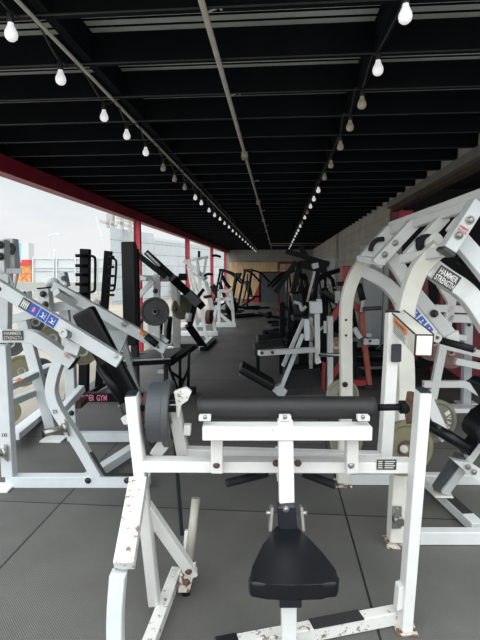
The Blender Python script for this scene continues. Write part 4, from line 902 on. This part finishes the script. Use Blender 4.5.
bar(Wr, 'floor_runner', W, drop(P(445, 412, 5.1), .03), drop(P(475, 412, 5.1), .03), .05, .2)
Mt = thing('maroon_plate_tree', 'maroon steel plate cart loaded with tan plates behind the white rack', 'plate rack', drop(P(455, 372, 6.3)))
v = 6.1
for a, b2, w in (((458, 298), (457, 376), .07), ((425, 352), (458, 372), .10), ((431, 366), (435, 380), .06), ((415, 280), (414, 360), .06), ((424, 262), (424, 300), .08), ((476, 315), (476, 360), .30), ((458, 372), (482, 372), .22), ((441, 292), (441, 305), .05)):
    bar(Mt, 'frame_tube', 'maroon_paint', P(a[0], a[1], v), P(b2[0], b2[1], v), w, .08)
for x in (433, 457, 474): MB().lathe([(0, -.02), (.05, -.02), (.06, 0), (.05, .02), (0, .02)], drop(P(x, 385, v), .06), U * .4 + V, 20).build('caster', 'black_rubber', Mt)
weight_plate(P(434, 342, 5.8), -V, .24, .05, 'tan_plate', 'large tan weight plate on the maroon cart left of the white slanted tube', 'tan plates'); weight_plate(P(451, 352, 5.9), -V, .21, .05, 'tan_plate', 'tan weight plate on the maroon cart right of the white slanted tube', 'tan plates')
for x_, y_, v_ in ((434, 342, 5.8), (451, 352, 5.9)): MB().tube([P(x_, y_, v_ - .06), P(x_, y_, v_ + .3)], .025, seg=14).build('weight_horn', 'maroon_paint', Mt)
sl = thing('ceiling_light', 'bright ceiling light panel in the dark side room', 'ceiling light', tuple(P(475, 167, 6.5)))
mL = bpy.data.materials.new('lamp_white'); mL.use_nodes = True; mL.node_tree.nodes['Principled BSDF'].inputs['Emission Color'].default_value = (1, 1, .95, 1); mL.node_tree.nodes['Principled BSDF'].inputs['Emission Strength'].default_value = 30
q = P(476, 167, 6.5); MB().box(q + Z * .025, .34, .55, .04).build('housing', 'block_infill', sl); MB().box(q, .28, .50, .012).build('diffuser', mL, sl)

# ------------------------------------------------------------------ generic far machines
def far_machine(name, label, x, y, rot, fm, pm, kind, cat='gym machine'):
    t = thing(name, label, cat, (x, y, 0)); R = Matrix.Rotation(rot, 3, 'Z')
    def L(a, b_, c): return Vector((x, y, 0)) + R @ Vector((a, b_, c))
    nx = R @ Vector((1, 0, 0))
    if kind == 'cardio':
        bar(t, 'base_rail', fm, L(-.22, -.8, .06), L(-.22, .8, .06), .07, .08, n=Z); bar(t, 'base_rail', fm, L(.22, -.8, .06), L(.22, .8, .06), .07, .08, n=Z)
        bar(t, 'cross_foot', fm, L(-.3, -.75, .04), L(.3, -.75, .04), .08, .08); bar(t, 'cross_foot', fm, L(-.3, .75, .04), L(.3, .75, .04), .08, .08)
        MB().lathe([(0, -.06), (.24, -.06), (.27, -.03), (.27, .03), (.24, .06), (0, .06)], L(0, .45, .36), nx, 28).build('flywheel_cover', pm, t)
        bar(t, 'mast', fm, L(0, .45, .5), L(0, .25, 1.35), .08, .09, n=nx)
        MB().bar(L(0, .22, 1.35), L(0, .12, 1.48), .30, .05, n=R @ Vector((0, 1, .4)), bev=.01).build('console', 'black_metal', t)
        for s in (-1, 1):
            tubep(t, 'handlebar', fm, [L(s * .26, .2, .5), L(s * .28, .05, 1.0), L(s * .24, -.05, 1.45)], .022); bar(t, 'pedal', 'black_rubber', L(s * .18, -.35, .3), L(s * .18, 0, .36), .13, .03, n=Z)
            bar(t, 'pedal_arm', fm, L(s * .18, -.6, .25), L(s * .18, .4, .4), .04, .05, n=Z)
    elif kind == 'lever':
        for s in (-1, 1):
            bar(t, 'base_rail', fm, L(s * .35, -.6, .04), L(s * .35, .6, .04), .07, .07, n=Z); bar(t, 'upright_post', fm, L(s * .35, .5, .06), L(s * .25, .2, 1.6), .075, .07, n=nx)
            pathp(t, 'lever_arm', fm, [L(s * .28, .25, 1.6), L(s * .34, -.2, 1.45), L(s * .36, -.6, 1.1)], .07, .06, n=nx); tubep(t, 'grip', 'black_rubber', [L(s * .36, -.58, 1.12), L(s * .2, -.62, 1.08)], .02)
            MB().tube([L(s * .3, .1, 1.2), L(s * .52, .1, 1.2)], .024).build('weight_horn', 'dull_steel', t)
        bar(t, 'crossbeam', fm, L(-.35, .55, .1), L(.35, .55, .1), .07, .07); bar(t, 'crossbeam', fm, L(-.25, .2, 1.6), L(.25, .2, 1.6), .08, .07)
        bar(t, 'seat_post', fm, L(0, .55, .1), L(0, -.1, .45), .07, .07, n=nx)
        MB().bar(L(0, -.35, .5), L(0, .05, .5), .32, .08, n=Z, bev=.03, seg=3).build('seat_pad', pm, t); MB().bar(L(0, .1, .55), L(0, .28, 1.15), .08, .30, n=nx, bev=.03, seg=3).build('back_pad', pm, t)
    elif kind == 'tower':
        for s in (-1, 1):
            bar(t, 'upright_post', fm, L(s * .4, .3, .0), L(s * .4, .3, 1.85), .08, .08, n=nx)
            bar(t, 'base_rail', fm, L(s * .4, -.6, .04), L(s * .4, .6, .04), .08, .08, n=Z)
            tubep(t, 'guide_rod', 'chrome', [L(s * .12, .3, .1), L(s * .12, .3, 1.8)], .014)
        bar(t, 'crossbeam', fm, L(-.44, .3, 1.85), L(.44, .3, 1.85), .09, .08)
        MB().bar(L(0, .3, .1), L(0, .3, .8), .30, .12, bev=.005).build('weight_stack', 'dark_grey_paint', t)
        tubep(t, 'pulldown_bar', 'dull_steel', [L(-.45, 0, 1.55), L(-.3, 0, 1.63), L(.3, 0, 1.63), L(.45, 0, 1.55)], .015)
        MB().bar(L(0, -.4, .5), L(0, -.05, .5), .32, .08, n=Z, bev=.03, seg=3).build('seat_pad', pm, t); bar(t, 'seat_post', fm, L(0, -.2, 0), L(0, -.2, .46), .07, .07)
    return t
FM = [
 ('elliptical_trainer', 'black elliptical trainer left of the aisle, just behind the white seated machine', -1.2, 15.6, 2.4, 'black_metal', 'black_vinyl', 'cardio'),
 ('incline_machine', 'black lever machine standing in front of the plywood near the dark doorway', -1.05, 19.5, 2.2, 'black_metal', 'black_vinyl', 'lever'),
 ('lever_machine', 'black lever machine near the third red column, left side', -1.9, 17.6, 1.5, 'black_metal', 'black_vinyl', 'lever'),
 ('cable_tower', 'maroon cable tower with chrome guide rods at the far right, nearer the back wall', .45, 17.0, .1, 'maroon_paint', 'black_vinyl', 'tower'),
 ('cable_tower', 'black cable tower standing left of the white wall window', 1.15, 15.3, .0, 'black_metal', 'black_vinyl', 'tower'),
 ('lever_machine', 'black lever machine right of the aisle in front of the maroon cable tower', .35, 13.7, -1.4, 'black_metal', 'black_vinyl', 'lever'),
 ('lever_machine', 'silver lever machine low beside the aisle before the black doorway', .7, 19.6, -1.4, 'silver_paint', 'black_vinyl', 'lever'),
 ('exercise_bike', 'black cardio machine right of the aisle behind the tall black lever machine', .45, 11.3, -2.2, 'black_metal', 'dark_grey_paint', 'cardio'),
 ('lever_machine', 'black lever machine against the right block wall behind the red machine', 1.1, 9.6, -1.57, 'black_metal', 'black_vinyl', 'lever'),
 ('elliptical_trainer', 'dark elliptical trainer near the right wall below the white wall window', 1.15, 12.3, -1.4, 'black_metal', 'black_vinyl', 'cardio'),
 ('exercise_bike', 'black cardio machine beside the back doorway, right of the aisle', .95, 22.0, -1.2, 'black_metal', 'dark_grey_paint', 'cardio'),
]
for a in FM: far_machine(*a)

# ================================================================== OUTSIDE
wbld = thing('white_building', 'long white block building beyond the open left side', 'building', drop(P(150, 300, 28)))
a0 = P(110, 227, 23.5); a1 = P(250, 249, 44)
z0 = a0.z; dirw = (drop(a1) - drop(a0)).normalized(); nrm = Vector((-dirw.y, dirw.x, 0))
def wallseg(t0, t1, zt, nm='wall'):
    p = drop(a0) + dirw * t0; q = drop(a0) + dirw * t1; c = drop(a0).normalized() * 3
    poly = [p, q, q + c, p + c]; MB().prism([v_ + Z * (zt / 2 - .12) for v_ in poly], Z, zt, bev=0).build(nm, 'white_block_wall', wbld)
LW = (drop(a1) - drop(a0)).length
wallseg(0, 4.2, a0.z + .1); wallseg(4.2, LW, a0.z - .28)
MB().prism([drop(a0) + dirw * 4.2 + Z * (a0.z - .36), drop(a0) + dirw * LW + Z * (a0.z - .36), drop(a0) + dirw * LW + Z * (a0.z - .24), drop(a0) + dirw * 4.2 + Z * (a0.z - .24)], nrm, .1, bev=0).build('parapet_cap', 'pale_grey_paint', wbld)
sgn = thing('rooftop_frame', 'rusty steel sign frame on top of the white building', 'sign frame', a0 + dirw * .5)
for (x0, y0, x1, y1) in ((108, 213, 113, 215), (100, 221, 117, 226), (108, 214, 108, 228), (113, 215, 113, 228), (117, 217, 140, 226), (117, 222, 138, 230), (122, 218, 122, 230), (130, 221, 130, 233), (137, 225, 137, 235)):
    bar(sgn, 'strut', 'dull_steel', P(x0, y0, 24.5), P(x1, y1, 24.5), .16, .12)
MB().prism([P(108, 213, 24.4), P(113, 214, 24.4), P(113, 220, 24.4), P(108, 219, 24.4)], V, .1).build('panel', 'dull_steel', sgn)
bar(sgn, 'mast', 'pale_grey_paint', P(96, 217, 26), P(107, 258, 26), .05, .05)
# yard fence
fn = thing('yard_fence', 'pale panel fence with gates across the far side of the yard', 'fence', drop(P(60, 290, 34)))
fv = 34
for x0, x1 in ((33, 53), (54, 75), (76, 96), (97, 109)):
    MB().prism([P(x0, 259, fv), P(x1, 259, fv), drop(P(x1, 290, fv), -.1), drop(P(x0, 290, fv), -.1)], V, .04, bev=0).build('panel', 'fence_white', fn)
    for y in (258.5, 267.5, 270.5): bar(fn, 'rail', 'pale_grey_paint', P(x0, y, fv - .08), P(x1, y, fv - .08), .05, .05)
for x in (33, 53.5, 56.5, 75.5, 96.5): bar(fn, 'post', 'pale_grey_paint', P(x, 257, fv - .1), drop(P(x, 290, fv - .1), -.12), .09, .09)
kw = tag(MB().box(P(30, 286.5, 30), 22, .3, .55).build('kerb_wall', 'kerb_grey', loc=drop(P(30, 287, 30))), 'low pale kerb wall in front of the yard fence', 'wall')
tk = thing('storage_tank', 'blue and white striped storage container far behind the yard fence', 'container', drop(P(24, 290, 60)))
MB().bar(drop(P(20, 280, 60), -.1), P(20, 243, 60), .95, 1.5).build('blue_panel', 'sign_blue', tk); MB().bar(drop(P(27.5, 280, 60), -.1), P(27.5, 243, 60), .95, 1.5).build('white_panel', 'tank_white', tk)
ko = thing('kiosk', 'red topped yellow kiosk left of the yard fence', 'kiosk', drop(P(27, 285, 50)))
MB().bar(drop(P(27.5, 284, 50), -.1), P(27.5, 264, 50), 1.2, 1.2).build('body', 'kiosk_yellow', ko); MB().bar(P(22, 263.5, 49.9), P(33, 263.5, 49.9), .28, 1.4).build('awning', 'kiosk_red', ko); MB().bar(P(24, 261, 49.9), P(31, 261, 49.9), .24, 1.2).build('sign_box', 'kiosk_red', ko)
MB().bar(drop(P(19.5, 284, 50), -.1), P(19.5, 270, 50), .5, 1.2).build('side_stall', 'kiosk_yellow', ko)
lp = thing('street_lamp', 'thin pale street lamp with curved arm beyond the fence', 'street lamp', drop(P(49, 290, 55)))
tubep(lp, 'pole', 'pale_grey_paint', [drop(P(49, 290, 55), -.1), P(49, 240, 55), P(50, 236, 55), P(53, 234.5, 55)], .06); bar(lp, 'lamp_head', 'pale_grey_paint', P(53, 234.5, 55), P(59, 234, 55), .14, .2)
up_ = thing('utility_pole', 'small utility pole right of the street lamp', 'utility pole', drop(P(54.5, 290, 90)))
bar(up_, 'pole', 'pale_grey_paint', drop(P(54.5, 290, 90), -.1), P(54.5, 249, 90), .2, .2); bar(up_, 'crossarm', 'pale_grey_paint', P(52.5, 250.5, 90), P(56.5, 250.5, 90), .15, .15)
tr_ = thing('tree', 'small green tree between the peg posts behind the fence', 'tree', drop(P(97, 285, 45)))
tubep(tr_, 'trunk', 'bark', [drop(P(97, 290, 45), -.1), P(97, 278, 45)], .12)
mb = MB()
for i in range(60):
    c = P(97 + random.gauss(0, 3.0), 276.5 + random.gauss(0, 2.2), 45 + random.gauss(0, .5)); mb.sph(c, .28 * random.uniform(.6, 1.2), seg=6)
mb.build('crown', 'leaf_green', tr_)

# ================================================================== LIGHT
w = bpy.data.worlds.new('sky'); scene.world = w; w.use_nodes = True; n = w.node_tree.nodes; l = w.node_tree.links
bg = n['Background']; tc = n.new('ShaderNodeTexCoord')
nz = n.new('ShaderNodeTexNoise'); nz.inputs['Scale'].default_value = 3.0; nz.inputs['Detail'].default_value = 6
mp = n.new('ShaderNodeMapping'); mp.inputs['Scale'].default_value = (1, 1, 3); l.new(tc.outputs['Generated'], mp.inputs['Vector']); l.new(mp.outputs[0], nz.inputs['Vector'])
r = n.new('ShaderNodeValToRGB'); r.color_ramp.elements[0].position = .38; r.color_ramp.elements[0].color = (.74, .83, .87, 1); r.color_ramp.elements[1].position = .62; r.color_ramp.elements[1].color = (.90, .92, .93, 1)
l.new(nz.outputs['Fac'], r.inputs['Fac'])
# brighter cloud towards the hidden sun, high behind the camera on the left
dt = n.new('ShaderNodeVectorMath'); dt.operation = 'DOT_PRODUCT'; nrmz = n.new('ShaderNodeVectorMath'); nrmz.operation = 'NORMALIZE'
l.new(tc.outputs['Generated'], nrmz.inputs[0]); l.new(nrmz.outputs[0], dt.inputs[0]); dt.inputs[1].default_value = Vector((-.25, -.88, .26)).normalized()
mr = n.new('ShaderNodeMapRange'); mr.inputs['From Min'].default_value = .0; mr.inputs['From Max'].default_value = 1; mr.inputs['To Min'].default_value = .92; mr.inputs['To Max'].default_value = SKYB if 'SKYB' in globals() else 1.75
l.new(dt.outputs['Value'], mr.inputs['Value'])
sx = n.new('ShaderNodeSeparateXYZ'); l.new(nrmz.outputs[0], sx.inputs[0])
mz = n.new('ShaderNodeMapRange'); mz.inputs['From Min'].default_value = .2; mz.inputs['From Max'].default_value = .9; mz.inputs['To Min'].default_value = 1.0; mz.inputs['To Max'].default_value = 3.6; l.new(sx.outputs['Z'], mz.inputs['Value'])
mm = n.new('ShaderNodeMath'); mm.operation = 'MULTIPLY'; l.new(mr.outputs[0], mm.inputs[0]); l.new(mz.outputs[0], mm.inputs[1])
l.new(r.outputs['Color'], bg.inputs['Color']); l.new(mm.outputs[0], bg.inputs['Strength'])
sun = bpy.data.lights.new('sun', 'SUN'); sun.energy = .25; sun.angle = math.radians(60); sun.color = (1, .97, .92)
so = bpy.data.objects.new('sun', sun); C.objects.link(so); so.rotation_euler = Vector((.25, .88, -.24)).to_track_quat('-Z', 'Y').to_euler()
